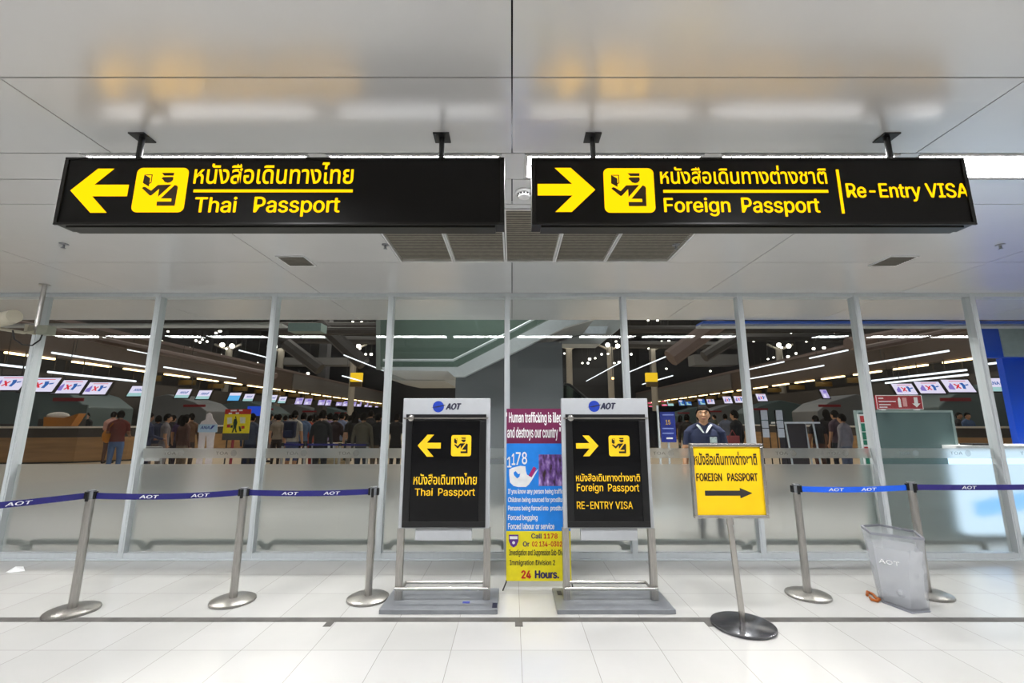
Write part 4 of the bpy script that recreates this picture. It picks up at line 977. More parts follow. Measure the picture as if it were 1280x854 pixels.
def person(label, px, ptop, Y, rot, top, bot, skin='tan', hair=None, pose='stand', shorts=False, sleeve='short', shoes='26221f', group=None, detail=False, hairlong=False, tilt=0.0, hgt=None):
    p = W(px, ptop, Y); s = min(hgt or p.z, 1.92) / 1.768
    t = thing('person', label, 'person', (p.x, Y, 0), group)
    src, lab = body_mesh(pose, detail)
    me = src.copy(); me.name = 'body'
    M = Matrix.Rotation(rot, 4, 'Z') @ Matrix.Diagonal((s * (1.12 if detail else 1), s * (1.05 if detail else 1), s, 1))
    if tilt:
        for v in me.vertices:
            z = v.co.z
            if z > 1.48:
                k = min(1, (z - 1.48) / .08); q = v.co - Vector((0, 0, 1.53)); v.co = Vector((0, 0, 1.53)) + Matrix.Rotation(tilt * k, 3, 'X') @ q
    me.transform(M)
    tm, bm_, sk = cloth(top), cloth(bot), SK[skin]
    # head torso arm fore hand thigh shin foot
    mats = [sk, tm, bm_, cloth(shoes)]
    o = link_mesh('body', me, mats, t)
    low = .93 * s
    idx = []
    for i, pl in enumerate(me.polygons):
        k = LIMB[lab[i]]; z = pl.center.z
        if k == 'head': v = 0
        elif k == 'torso': v = 1 if z > low else 2
        elif k == 'arm': v = 1
        elif k == 'fore': v = 1 if sleeve == 'long' else 0
        elif k == 'hand': v = 0
        elif k == 'thigh': v = 1 if z > low else 2
        elif k == 'shin': v = 0 if shorts else 2
        else: v = 3
        if k == 'arm' and sleeve == 'short' and z < 1.22 * s: v = 0
        idx.append(v)
    me.polygons.foreach_set('material_index', idx)
    # hair cap
    hc = Vector((0, -.018, 1.642)); n, m = 28, 18
    vs, fs = [], []
    for i in range(m + 1):
        th = math.pi * (i + .02) / (m + .04)
        for k in range(n):
            a = 2 * math.pi * k / n; x, y, z = math.sin(th) * math.cos(a), math.sin(th) * math.sin(a), math.cos(th)
            jig = 1 + .025 * math.sin(a * 9 + i * 1.7) + .02 * math.sin(a * 5 - i)
            vs.append(hc + Vector((x * .087 * jig, y * .105 * jig + .004, z * .134 * jig)))
    for i in range(m):
        for k in range(n):
            f = (i * n + k, i * n + (k + 1) % n, (i + 1) * n + (k + 1) % n, (i + 1) * n + k)
            c = sum((vs[q] for q in f), Vector()) / 4 - hc
            hl = .052 if c.y < -.03 else (-.005 if c.y < .02 else -.075)
            if hairlong and c.y > -.01: hl = -.2
            if c.z > hl: fs.append(f)
    mb = MB().add(vs, fs)
    if hairlong: mb.rings([[Vector((rx * math.cos(2 * math.pi * k / 14), .06 + ry * math.sin(2 * math.pi * k / 14), z)) for k in range(14)] for z, rx, ry in ((1.66, .075, .04), (1.56, .085, .045), (1.46, .09, .04), (1.38, .06, .02))])
    if tilt: mb.v = [Vector((0, 0, 1.53)) + Matrix.Rotation(tilt, 3, 'X') @ (v - Vector((0, 0, 1.53))) for v in mb.v]
    mb.xf(Matrix.Translation((p.x, Y, 0)) @ M)
    ho = obj('hair', mb, hair or M_hair, t, True)
    if detail:
        so = ho.modifiers.new('thick', 'SOLIDIFY'); so.thickness = .012; so.offset = -1
    return t, (Matrix.Translation((p.x, Y, 0)) @ M)
A = math.pi
# the man behind the yellow sign
man, MM = person('man in a navy polo with white collar standing behind the yellow sign, looking up', 878, 507, 6.35, -.36, '1c2546', '23253a', 'tan', None, 'stand', False, 'short', detail=True, tilt=-.16, hgt=1.775)
TH_ = Matrix.Translation((0, 0, 1.53)) @ Matrix.Rotation(-.16, 4, 'X') @ Matrix.Translation((0, 0, -1.53))
hc = (0, -.022, 1.633)
M_eye = mat('eye_white', 'd8d2c8', .3); M_iris = mat('eye_dark', '1a0f0a', .2); M_lip = mat('lip', '8e5446', .5)
for s in (-1, 1):
    e = MB().ball((s * .031, hc[1] - .0755, hc[2] + .007), .0125, .009, .0068, 16, 10); obj('eye', e.xf(MM @ TH_), M_eye, man, True)
    e = MB().ball((s * .031, hc[1] - .083, hc[2] + .0075), .0058, .003, .0058, 12, 8); obj('iris', e.xf(MM @ TH_), M_iris, man, True)
    e = MB().tube([(s * .014, hc[1] - .0925, hc[2] + .026), (s * .032, hc[1] - .089, hc[2] + .032), (s * .05, hc[1] - .076, hc[2] + .026)], [.003, .0045, .0025], 8); obj('eyebrow', e.xf(MM @ TH_), M_hair, man, True)
e = MB().tube([(-.023, hc[1] - .0855, hc[2] - .065), (0, hc[1] - .0975, hc[2] - .064), (.023, hc[1] - .0855, hc[2] - .065)], [.003, .006, .003], 8)
e.tube([(-.02, hc[1] - .085, hc[2] - .0715), (0, hc[1] - .0965, hc[2] - .074), (.02, hc[1] - .085, hc[2] - .0715)], [.003, .0065, .003], 8); obj('lips', e.xf(MM @ TH_), M_lip, man, True)
M_col = mat('white_collar', 'd5dcdc', .7)
for s in (-1, 1):
    cpts = [(s * .072, .03, 1.515), (s * .075, -.02, 1.505), (s * .045, -.075, 1.475), (s * .004, -.125, 1.385), (s * .024, -.128, 1.39), (s * .064, -.1, 1.452), (s * .09, -.03, 1.488), (s * .086, .04, 1.505)]
    k = len(cpts); vs = [Vector(q) for q in cpts] + [Vector(q) + Vector((s * .004, -.006, .006)) for q in cpts]
    mb = MB()
    fs = []
    for i in range(3): fs += [(i, i + 1, k - 2 - i, k - 1 - i), (i + k, k - 1 - i + k, k - 2 - i + k, i + 1 + k)]
    fs += [(i, i + k, (i + 1) % k + k, (i + 1) % k) for i in range(k)]
    mb.add(vs, fs); obj('collar', mb.xf(MM), M_col, man)
bd = MB().box(.05, .13, -.124, -.12, 1.255, 1.335)
obj('chest_badge', bd.xf(MM), mat('badge', 'c9d8d8', .6, 0, .3, 40), man)
# crowd: (label, px, head top, Y, rotation, top, trousers, skin, hair, pose, shorts, sleeve, long hair)
CR = [
 ('person in a maroon shirt and jeans leaning at the left counter, seen from behind', 152, 513.5, 13.0, A + .5, '6b2a22', '5876a8', 'brown', 'push', False, 'short', False),
 ('person in a dark navy shirt beside the second mullion on the left', 187, 516, 12.0, A - .4, '2b3050', '272a3c', 'brown', 'push', False, 'long', False),
 ('person in white shirt and denim shorts with a navy backpack, seen from behind', 369, 513.5, 13.0, A, 'b9b2a8', '48537c', 'tan', 'stand', True, 'short', False),
 ('person in a blue shirt right beside the backpack wearer', 380, 516, 13.8, A + .3, '5a6f90', '1f2026', 'pale', 'stand', False, 'long', False),
 ('broad person in a long black coat, seen from behind, in the middle of the queue', 404, 513, 10.8, A, '121214', '101012', 'pale', 'stand', False, 'long', False),
 ('person in an orange-red top half hidden by the black-coated person', 388, 519, 14.5, A, 'b0462c', 'a02a22', 'pale', 'stand', False, 'short', False),
 ('person in a lilac top just right of the black-coated person', 413, 516.5, 14.2, A + .2, '9a86b0', '4a3c4c', 'pale', 'stand', False, 'short', False),
 ('person in a dark maroon top behind the trolley of boxes', 420, 517, 12.8, A, '2c1a20', '2a2428', 'pale', 'push', False, 'long', False),
 ('person in a blue-grey shirt right of the trolley of boxes', 428, 515.5, 14.2, A - .3, '76809e', '36463e', 'tan', 'stand', False, 'short', False),
 ('person in a pale grey shirt and dark trousers facing the desks', 433, 517.5, 14.6, A + .5, '8f949c', '303c38', 'pale', 'hip', False, 'long', False),
 ('long-haired person in a black top and white trousers in the queue', 444, 514, 12.4, A + .6, '1f1c1e', 'c9c2b6', 'pale', 'hip', False, 'short', True),
 ('person in an olive top and dark jeans near the centre of the queue', 455, 516, 11.2, A, '4c4638', '1c2433', 'tan', 'stand', False, 'long', False),
 ('person in a dark jacket and beige trousers beside the fourth mullion', 473, 516.5, 12.0, A - .2, '1e1d20', '6c5a48', 'tan', 'stand', False, 'long', False),
 ('person in a black top behind the olive-topped person', 464, 513, 15.0, A, '1a1719', '2a2222', 'tan', 'stand', False, 'long', False),
 ('person in dark clothes seen just left of the Thai Passport stand', 496, 517, 13.0, A, '201d1e', '18181a', 'tan', 'stand', False, 'long', False),
 ('staff person in a dark vest standing behind the left counter', 110, 515, 19.4, 0, '17171b', '17171b', 'pale', 'push', False, 'long', False),
 ('person in a pink shirt at the left counter behind the maroon-shirted one', 143, 514.5, 17.0, A + .3, 'c79a92', '5a4038', 'pale', 'push', False, 'long', False),
 ('person in a purple top in the crowd left of the white cutout figure', 228, 519, 15.0, A, '43305a', '2a2438', 'tan', 'stand', False, 'short', True),
 ('person in a brown jacket in the crowd left of the white cutout figure', 240, 517, 13.5, A + .4, '6a4c36', '3a2c26', 'tan', 'stand', False, 'long', False),
 ('person in a dark top in the crowd above the luggage trolley', 217, 519, 16.0, A, '26222a', '22222a', 'tan', 'stand', False, 'short', False),
 ('person in a slate jacket right of the yellow notice board', 316, 517, 12.5, A, '434a5c', '20263c', 'tan', 'stand', False, 'long', False),
 ('person in a white top in the queue left of the backpack wearer', 349, 518, 15.5, A, '8c8378', '2a2428', 'pale', 'stand', False, 'short', False),
 ('person in black holding a red bag right of the man in the polo', 918, 513, 11.5, A + .6, '121214', '15151a', 'tan', 'stand', False, 'long', False),
 ('person in dark clothes just left of the man in the polo', 858, 518, 14.5, A - .4, '2a2522', '2c2622', 'tan', 'stand', False, 'long', False),
 ('person in a grey and pink top among the dark figures at the right desks', 1043, 513, 12.4, A + .2, '54424a', '1b1e28', 'tan', 'hip', False, 'short', False),
 ('person in dark clothes beside the pink-topped one at the right desks', 1032, 512, 13.6, A - .3, '241e1e', '1c1a1e', 'tan', 'stand', False, 'long', True),
 ('staff person in a blue shirt behind the far right counter', 1208, 516, 18.3, 0, '46618c', '20222c', 'tan', 'push', False, 'short', False),
 ('dark-clothed person seated low behind the right counter by the last mullion', 1197, 514, 18.6, .3, '221f22', '221f22', 'tan', 'stand', False, 'long', False),
 ('distant person in charcoal clothes, fifth from the left of the far crowd', 338, 517.5, 17.5, A + -0.8, '3c3a44', '7a7478', 'tan', 'stand', False, 'long', True),
 ('distant person in taupe clothes, sixth from the left of the far crowd', 345, 518.5, 22.8, A + -0.4, '6a5e58', '30222a', 'pale', 'stand', False, 'short', False),
 ('distant person in navy clothes, seventh from the left of the far crowd', 357, 519.5, 20.1, A + 0.0, '2a3046', '6a5e58', 'brown', 'stand', False, 'long', False),
 ('distant person in grey clothes, eighth from the left of the far crowd', 363, 517.5, 25.4, A + 0.4, '7a7478', '8a8488', 'tan', 'stand', False, 'short', False),
 ('distant person in brown clothes, ninth from the left of the far crowd', 392, 518.5, 21.7, A + 0.8, '54362c', '74604c', 'pale', 'stand', False, 'long', True),
 ('distant person in black clothes, tenth from the left of the far crowd', 398, 519.5, 19.0, A + -0.8, '24242a', '54362c', 'brown', 'stand', False, 'short', False),
 ('distant person in pale grey clothes, eleventh from the left of the far crowd', 408, 517.5, 24.3, A + -0.4, '8a8488', '5c6478', 'tan', 'stand', False, 'long', False),
 ('distant person in olive clothes, twelfth from the left of the far crowd', 417, 518.5, 20.6, A + 0.0, '40483c', '2a3046', 'pale', 'stand', False, 'short', False),
 ('distant person in plum clothes, thirteenth from the left of the far crowd', 438, 519.5, 17.9, A + 0.4, '30222a', '40483c', 'brown', 'stand', False, 'long', True),
 ('distant person in blue-grey clothes, fourteenth from the left of the far crowd', 449, 517.5, 23.2, A + 0.8, '5c6478', '3c3a44', 'tan', 'stand', False, 'short', False),
 ('distant person in near-black clothes, fifteenth from the left of the far crowd', 459, 518.5, 19.5, A + -0.8, '201e22', '24242a', 'pale', 'stand', False, 'long', False),
 ('distant person in tan clothes, sixteenth from the left of the far crowd', 468, 519.5, 24.8, A + -0.4, '74604c', '201e22', 'brown', 'stand', False, 'short', False),
 ('distant person in charcoal clothes, seventeenth from the left of the far crowd', 480, 517.5, 22.1, A + 0.0, '3c3a44', '7a7478', 'tan', 'stand', False, 'long', True),
 ('distant person in taupe clothes, fourth from the left of the far crowd', 323, 518.5, 19.4, A + 0.4, '6a5e58', '30222a', 'pale', 'stand', False, 'short', False),
 ('distant person in navy clothes, first from the left of the far crowd', 199, 519.5, 13.4, A + 0.8, '2a3046', '6a5e58', 'brown', 'stand', False, 'long', False),
 ('distant person in grey clothes, second from the left of the far crowd', 210, 517.5, 12.8, A + -0.8, '7a7478', '8a8488', 'tan', 'stand', False, 'short', False),
 ('distant person in brown clothes, third from the left of the far crowd', 233, 518.5, 12.2, A + -0.4, '54362c', '74604c', 'pale', 'stand', False, 'long', True),
 ('distant person in black clothes, twenty-first from the left of the far crowd', 1019, 519.5, 13.4, A + 0.0, '24242a', '54362c', 'brown', 'stand', False, 'short', False),
 ('distant person in pale grey clothes, twenty-second from the left of the far crowd', 1052, 517.5, 11.6, A + 0.4, '8a8488', '5c6478', 'tan', 'stand', False, 'long', False),
 ('distant person in olive clothes, nineteenth from the left of the far crowd', 893, 518.5, 25.2, A + 0.8, '40483c', '2a3046', 'pale', 'stand', False, 'short', False),
 ('distant person in plum clothes, eighteenth from the left of the far crowd', 850, 519.5, 21.5, A + -0.8, '30222a', '40483c', 'brown', 'stand', False, 'long', True),
 ('distant person in blue-grey clothes, twentieth from the left of the far crowd', 906, 517.5, 18.8, A + -0.4, '5c6478', '3c3a44', 'tan', 'stand', False, 'short', False),
]
for (lb, px, pt, Y, r, tp, bt_, sk, ps, sh, sl, lh) in CR:
    t, M = person(lb, px, pt, Y, r, tp, bt_, sk, None, ps, sh, sl, group='people in the check-in hall', hairlong=lh)
    if 'backpack' in lb and 'navy backpack' in lb:
        x, y = t.location.x, t.location.y
        bp = thing('backpack', 'navy backpack worn on a white-shirted back', 'backpack', (x, y - .24, 1.0))
        k = t.location
        obj('bag_body', MB().box(x - .17, x + .17, y - .30, y - .125, 1.08, 1.56), cloth('1a2038'), bp, bevel=.06)
        obj('front_pocket', MB().box(x - .12, x + .12, y - .335, y - .298, 1.12, 1.3), cloth('20284a'), bp, bevel=.02)
        for s in (-1, 1): obj('strap', MB().tube([(x + s * .11, y - .13, 1.5), (x + s * .13, y + .0, 1.585), (x + s * .13, y + .14, 1.42)], .02, 8), cloth('1a2038'), bp, True)
    if 'maroon shirt' in lb:
        x, y = t.location.x, t.location.y
        hb = thing('shoulder_bag', 'yellow-orange shoulder bag on the left of the maroon shirt', 'bag', (x - .28, y, .98))
        obj('bag_body', MB().ball((x - .27, y - .02, 1.14), .15, .1, .2, 16, 10), cloth('d2861e'), hb, True)
        obj('strap', MB().tube([(x - .27, y - .02, 1.3), (x - .16, y - .02, 1.53), (x - .05, y - .16, 1.5), (x - .25, y - .1, 1.28)], .014, 8), cloth('b8721a'), hb, True)
    if 'red bag' in lb:
        x, y = t.location.x - .25, t.location.y - .3
        tag(obj('bag', MB().box(x - .14, x + .14, y - .06, y + .06, .95, 1.2).tube([(x - .08, y, 1.2), (x, y, 1.34), (x + .08, y, 1.2)], .012, 8), cloth('a04a4a'), None, origin=(x, y, .95), bevel=.01), 'dull red bag held by a black-clothed figure right of the polo man', 'bag')
# ------------------------------------------------------------------ trolleys, boards, cutout, barriers inside
M_chr = mat('trolley_steel', 'b5b5b5', .3, .9)
def trolley(px, py, Y, label, load):
    p = W(px, py, Y); x = p.x
    t = thing('luggage_trolley', label, 'trolley', (x, Y, 0))
    f = MB()
    for s in (-1, 1): f.tube([(x + s * .3, Y + .35, .12), (x + s * .3, Y - .35, .12), (x + s * .28, Y - .45, .5), (x + s * .28, Y - .5, 1.0)], .018, 8)
    obj('frame', f, M_chr, t, True)
    obj('handle', MB().tube([(x - .28, Y - .5, 1.0), (x + .28, Y - .5, 1.0)], .022, 8), M_chr, t, True)
    obj('deck', MB().box(x - .3, x + .3, Y - .35, Y + .35, .12, .16), M_chr, t)
    for s, yy in ((-1, -.3), (1, -.3), (0, .3)): obj('wheel', MB().lathe([(.06, -.02), (.06, .02)], (0, 0, 0), 16).xf(Matrix.Rotation(math.pi / 2, 4, 'Y')).xf(Matrix.Translation((x + s * .25, Y + yy, .06))), M_black, t)
    obj('basket', MB().box(x - .26, x + .26, Y - .5, Y - .44, .72, .95), M_white, t)
    z = .16
    for i, (w, d, h, c, lb) in enumerate(load):
        s = thing('suitcase', lb, 'luggage', (x, Y, z))
        obj('shell', MB().box(x - w / 2, x + w / 2, Y - d / 2, Y + d / 2, z, z + h), cloth(c), s, bevel=.03)
        obj('handle', MB().tube([(x - .08, Y - d / 2, z + h * .5), (x - .08, Y - d / 2 - .03, z + h * .5), (x + .08, Y - d / 2 - .03, z + h * .5), (x + .08, Y - d / 2, z + h * .5)], .012, 8), M_black, s)
        z += h + .002
trolley(210, 548, 10.2, 'empty-looking steel luggage trolley behind the band left of the white cutout', [(.5, .5, .3, '4a4a50', 'grey suitcase on the left steel trolley')])
trolley(415, 548, 11.8, 'steel luggage trolley stacked with beige boxes in the queue', [(.6, .5, .38, 'a3906c', 'large beige box at the bottom of the queue trolley'), (.5, .45, .46, 'b8a684', 'tall beige box on top of the queue trolley')])
for i, (px, Y, lb) in enumerate(((354, 10.3, 'left of the backpack wearer'), (382.5, 10.25, 'left of the black coat'), (425.5, 10.2, 'right of the trolley of boxes'), (460, 10.1, 'right of the olive top'), (476, 10.0, 'by the fourth mullion'))):
    x = W(px, 550, Y).x
    t = thing('queue_post', 'slim steel queue post ' + lb, 'barrier post', (x, Y, 0), 'queue posts in the hall')
    obj('base', MB().lathe([(.16, 0), (.16, .015), (.04, .03)], (x, Y, 0), 24), M_steel, t); obj('pole', MB().lathe([(.03, .03), (.03, 1.0)], (x, Y, 0), 14), M_steel, t, True); obj('belt_head', MB().lathe([(.036, 1.0), (.036, 1.07)], (x, Y, 0), 14), M_black, t)
    if i < 3:
        nx, nY = ((382.5, 10.25), (425.5, 10.2), (460, 10.1))[i]; x2 = W(nx, 550, nY).x
        obj('belt', MB().box(0, 1, -.002, .002, 1.01, 1.055).xf(Matrix.Translation((x, Y, 0)) @ Matrix.Rotation(math.atan2(nY - Y, x2 - x), 4, 'Z') @ Matrix.Diagonal((math.hypot(x2 - x, nY - Y) - .04, 1, 1, 1)) @ Matrix.Translation((.03, 0, 0))), M_belt, t)
# white cutout figure
Yk = 10.0
def K(x, y): p = W(235 + x / 7.117, 480 + y / 7.117, Yk); return (p.x, p.z)
cut = [K(*q) for q in ((160, 300), (165, 270), (190, 255), (210, 272), (216, 305), (235, 330), (260, 365), (258, 425), (240, 430), (228, 500), (222, 560), (220, 600))] + [(K(220, 600)[0] + .02, .03)] + [(K(165, 600)[0], .03), K(165, 560), K(163, 470), K(155, 445), K(150, 490), K(140, 570)] + [(K(138, 600)[0], .03), (K(88, 600)[0] - .02, .03)] + [K(88, 560), K(98, 440), K(93, 425), K(97, 375), K(120, 335), K(155, 318)]
ct = thing('cutout_figure', 'white human-shaped cutout stand with a blue airline board behind the left windows', 'standee', (K(170, 500)[0], Yk, 0))
obj('figure_board', MB().prism(cut, Yk, Yk + .02), mat('cutout_white', 'e3d6d6', .6), ct)
q0, q1 = K(97, 360), K(258, 430)
obj('chest_board', MB().box(q0[0], q1[0], Yk - .012, Yk - .002, q1[1], q0[1]), mat('chest_board', 'b6cfe4', .5), ct)
a0, a1 = K(115, 375), K(195, 402)
text('board_lettering', 'ANA', (a0[0], a1[1], a1[0], a0[1]), Yk - .0135, M_stk, ct, .04, shear=.2)
flat([[K(196, 402), K(222, 370), K(245, 370), K(212, 402)]], Yk - .0125, 'board_emblem', M_stk, ct)
obj('foot_plate', MB().box(K(88, 500)[0], K(220, 500)[0], Yk - .15, Yk + .25, 0, .03), M_white, ct)
b0, b1 = K(250, 322), K(325, 402)
wb = thing('white_notice', 'small white notice board on a stick between the cutout and yellow board', 'notice board', ((b0[0] + b1[0]) / 2, 10.4, 0))
obj('panel', MB().box(b0[0] + .01, b1[0], 10.4, 10.42, b1[1], b0[1]), mat('cutout_white', 'e3d6d6', .6), wb); obj('stick', MB().tube([((b0[0] + b1[0]) / 2 + .05, 10.44, 0), ((b0[0] + b1[0]) / 2 + .05, 10.44, b1[1] + .1)], .03, 8), mat('dull_red', '8c2430', .5), wb)
# yellow and red notice board
Yn = 10.2
def KN(x, y): p = W(235 + x / 7.117, 480 + y / 7.117, Yn); return (p.x, p.z)
nb = thing('notice_board', 'yellow and red travel notice board with a walking figure on a stand', 'notice board', (KN(425, 400)[0], Yn, 0))
M_ny = mat('notice_yellow', 'ecd414', .5); M_nr = mat('notice_red', 'b4261e', .5)
n0, n1 = KN(332, 225), KN(532, 500)
zR, zY = KN(430, 270)[1], KN(430, 440)[1]
obj('red_header', MB().box(n0[0], n1[0], Yn, Yn + .02, zR, n0[1]), M_nr, nb); obj('yellow_panel', MB().box(n0[0], n1[0], Yn, Yn + .02, zY, zR), M_ny, nb); obj('lower_panel', MB().box(n0[0], n1[0], Yn, Yn + .02, n1[1], zY), M_cdark, nb)
wf = [[KN(*q) for q in ((418, 300), (424, 285), (432, 298), (428, 310))], [KN(*q) for q in ((410, 312), (432, 308), (440, 345), (432, 370), (428, 400), (436, 430), (422, 432), (414, 395), (400, 434), (388, 432), (404, 385), (402, 350))], [KN(*q) for q in ((378, 370), (400, 366), (398, 390), (380, 392))], [KN(*q) for q in ((450, 380), (466, 376), (476, 420), (458, 424))]]
flat(wf, Yn - .001, 'walking_figure', mat('figure_green', '16301c', .6), nb)
flat([[KN(*q) for q in ((350, 300), (392, 296), (392, 350), (350, 356))], [KN(*q) for q in ((462, 296), (512, 298), (508, 350), (466, 350))]], Yn - .001, 'white_pictures', mat('notice_white', 'd8d6c0', .5), nb)
flat([[KN(*q) for q in ((346, 362), (376, 360), (376, 388), (346, 390))], [KN(*q) for q in ((474, 374), (504, 374), (502, 398), (474, 400))]], Yn - .001, 'red_pictures', M_nr, nb)
flat([[KN(*q) for q in ((380, 232), (435, 230), (435, 243), (380, 245))], [KN(*q) for q in ((455, 230), (486, 229), (486, 242), (455, 243))], [KN(*q) for q in ((362, 257), (392, 256), (392, 268), (362, 269))], [KN(*q) for q in ((425, 255), (455, 254), (455, 266), (425, 267))]], Yn - .001, 'header_marks', M_pw, nb)
for s in (0, 1): obj('leg', MB().tube([(n0[0] + .1 + s * (n1[0] - n0[0] - .2), Yn + .03, 0), (n0[0] + .1 + s * (n1[0] - n0[0] - .2), Yn + .03, n1[1] + .1)], .015, 8), M_black, nb)
# blue lit board behind it
x0, z0, x1, z1 = pbox(309, 508, 327, 520, 16); 
b_o = thing('blue_display', 'glowing blue display board behind the yellow notice board', 'display', ((x0 + x1) / 2, 16, 0))
obj('screen', MB().box(x0, x1, 16, 16.1, z0, z1), emi('deep_blue_glow', (.02, .06, .45), 1), b_o); obj('cabinet', MB().box(x0, x1, 16.02, 16.2, 0, z0), M_cdark, b_o)
# blue poster and tall display left of the man
Yq = 8.2
x0, z0, x1, z1 = pbox(826, 515, 844.5, 553, Yq)
po = thing('poster_stand', 'tall blue poster on a stand just left of the man in the polo', 'poster', ((x0 + x1) / 2, Yq, 0))
obj('poster_panel', MB().box(x0, x1, Yq, Yq + .02, z0, z1), mat('poster_blue', '1e2f8c', .4, 0, .1, 8), po)
text('poster_number', '15', pbox(832, 525, 838, 531, Yq - .002), Yq - .002, M_yp, po, .03)
for y0 in (518, 535, 541): flat([[xz(828, y0 + 1.4, Yq), xz(842, y0 + 1.4, Yq), xz(842, y0, Yq), xz(828, y0, Yq)]], Yq - .002, 'poster_line', mat('poster_text', '8fa0dc', .5), po)
flat([[xz(833, 549, Yq), xz(841, 549, Yq), xz(841, 547, Yq), xz(833, 547, Yq)]], Yq - .002, 'poster_emblem', M_pw, po)
obj('stand_pole', MB().tube([((x0 + x1) / 2, Yq + .04, .02), ((x0 + x1) / 2, Yq + .04, z1)], .02, 8), M_alu, po); obj('foot_plate', MB().box(x0 + .02, x1 - .02, Yq - .15, Yq + .2, 0, .02), M_alu, po)
x0, z0, x1, z1 = pbox(805, 514, 824, 560, 7.9)
ds = thing('dark_display', 'dark upright display screen behind the Foreign Passport stand', 'display', ((x0 + x1) / 2, 7.9, 0))
obj('screen', MB().box(x0, x1 - .03, 7.9, 7.95, z0, z1), M_scr, ds); obj('edge_post', MB().tube([(x1, 7.93, 0), (x1, 7.93, z1 + .1)], .02, 10), M_alu, ds); obj('foot_plate', MB().box(x0, x1, 7.75, 8.1, 0, .03), M_alu, ds)
# paper racks
for a, nm in ((957.5, 'left'), (976.5, 'right')):
    Yp_ = 9.7
    t = thing('leaflet_rack', 'black rack of three white sheets before the right desks, %s of the pair' % nm, 'rack', (W(a, 540, Yp_).x, Yp_, 0))
    for i, (y0, y1) in enumerate(((513, 525), (526, 535), (536, 547))):
        x0, z0, x1, z1 = pbox(a - 4 + i * .9, y0, a + 4 + i * .9, y1, Yp_); xm_ = W(a, 540, Yp_).x; hw_ = (x1 - x0) / 2
        obj('white_sheet', MB().box(xm_ - hw_, xm_ + hw_, Yp_, Yp_ + .012, z0, z1), mat('sheet', 'c9cad2', .5), t)
    for s in (-1, 1): obj('leg', MB().tube([(xm_ + s * .085, Yp_ + .02, .03), (xm_ + s * .085, Yp_ + .02, W(a, 513, Yp_).z)], .012, 8), M_black, t)
    obj('base', MB().box(xm_ - .14, xm_ + .14, Yp_ - .15, Yp_ + .2, 0, .03), M_black, t)
# writing table
Yt = 10.4
x0, x1 = W(985, 530, Yt).x, W(1020, 530, Yt).x; zt2 = W(1000, 527.5, Yt).z
t = thing('high_table', 'high white-edged writing table before the right check-in desks', 'table', ((x0 + x1) / 2, Yt, 0))
obj('table_top', MB().box(x0 - .1, x1 + .1, Yt, Yt + .5, zt2 - .04, zt2), M_white, t)
for s in (x0, x1): obj('leg', MB().tube([(s, Yt + .1, zt2 - .04), (s + .1, Yt + .1, 0)], .02, 8), M_alu, t); 
for s in (x0, x1): obj('leg', MB().tube([(s, Yt + .4, zt2 - .04), (s + .1, Yt + .4, 0)], .02, 8), M_alu, t)
obj('front_panel', MB().box(x0, x1, Yt + .38, Yt + .4, .25, zt2 - .05), mat('table_panel', '3a302c', .5), t)
# items on left counter
cz = 1.362
p = onX(84, 528, -17.2); x, y = -17.6, 17.35
t = thing('orange_tray', 'orange open tray with white papers on the left counter', 'tray', (x, y, cz))
obj('tray_shell', MB().prism([(x - .55, cz), (x + .5, cz), (x + .75, cz + .5), (x + .2, cz + .32), (x - .6, cz + .36)], y, y + .3), mat('tray_orange', 'c07a1c', .5), t)
obj('papers', MB().ball((x - .2, y + .15, cz + .4), .45, .14, .16, 14, 8), M_pw, t, True)
for i, (a, lb) in enumerate(((-22.5, 'left end of the left counter'), (-20.2, 'left counter beside the second mullion'))):
    tag(obj('paper_stack', MB().ball((a, 17.2, cz + .03), .5, .2, .07, 14, 8), M_pw, None, True, origin=(a, 17.2, cz)), 'low heap of white papers on the ' + lb, 'papers')
# teal screens standing behind the left counter
for a, b, c_, d, lb in ((50, 506, 108, 524, 'wide'), (2, 505, 36, 530, 'short')):
    Yv = 18.7; x0, z0, x1, z1 = pbox(a, b, c_, d, Yv)
    t = thing('glass_screen', '%s teal glass screen standing behind the left counter' % lb, 'glass screen', ((x0 + x1) / 2, Yv, 0))
    obj('pane', MB().box(x0, x1, Yv, Yv + .06, z0, z1), M_teal, t); obj('pedestal', MB().box(x0 + .1, x1 - .1, Yv - .1, Yv + .16, 0, z0), M_cdark, t)

# ------------------------------------------------------------------ right side near the glass
Yd = 6.3
x0, z0, x1, z1 = pbox(1090, 512, 1186, 560, Yd); xe0 = W(1070, 520, Yd).x; xe1 = W(1191, 520, Yd).x; ztp = W(1130, 513, Yd).z
t = thing('glass_partition', 'grey-green frosted glass partition in a metal frame behind the right windows', 'partition', ((xe0 + xe1) / 2, Yd, 0))
M_part = mat('partition_glass', '5e7474', .25, 0, .08, 60)
obj('glass_sheet', MB().box(xe0 + .03, xe1 - .03, Yd, Yd + .02, .05, ztp - .03), M_part, t)
fr = MB(); fr.box(xe0, xe0 + .03, Yd - .01, Yd + .04, 0, ztp); fr.box(xe1 - .03, xe1, Yd - .01, Yd + .04, 0, ztp); fr.box(xe0 + .03, xe1 - .03, Yd - .01, Yd + .04, ztp - .03, ztp); fr.box(xe0 + .03, xe1 - .03, Yd - .01, Yd + .04, 0, .05)
obj('frame', fr, mat('partition_frame', '93a5a2', .4, .2), t)
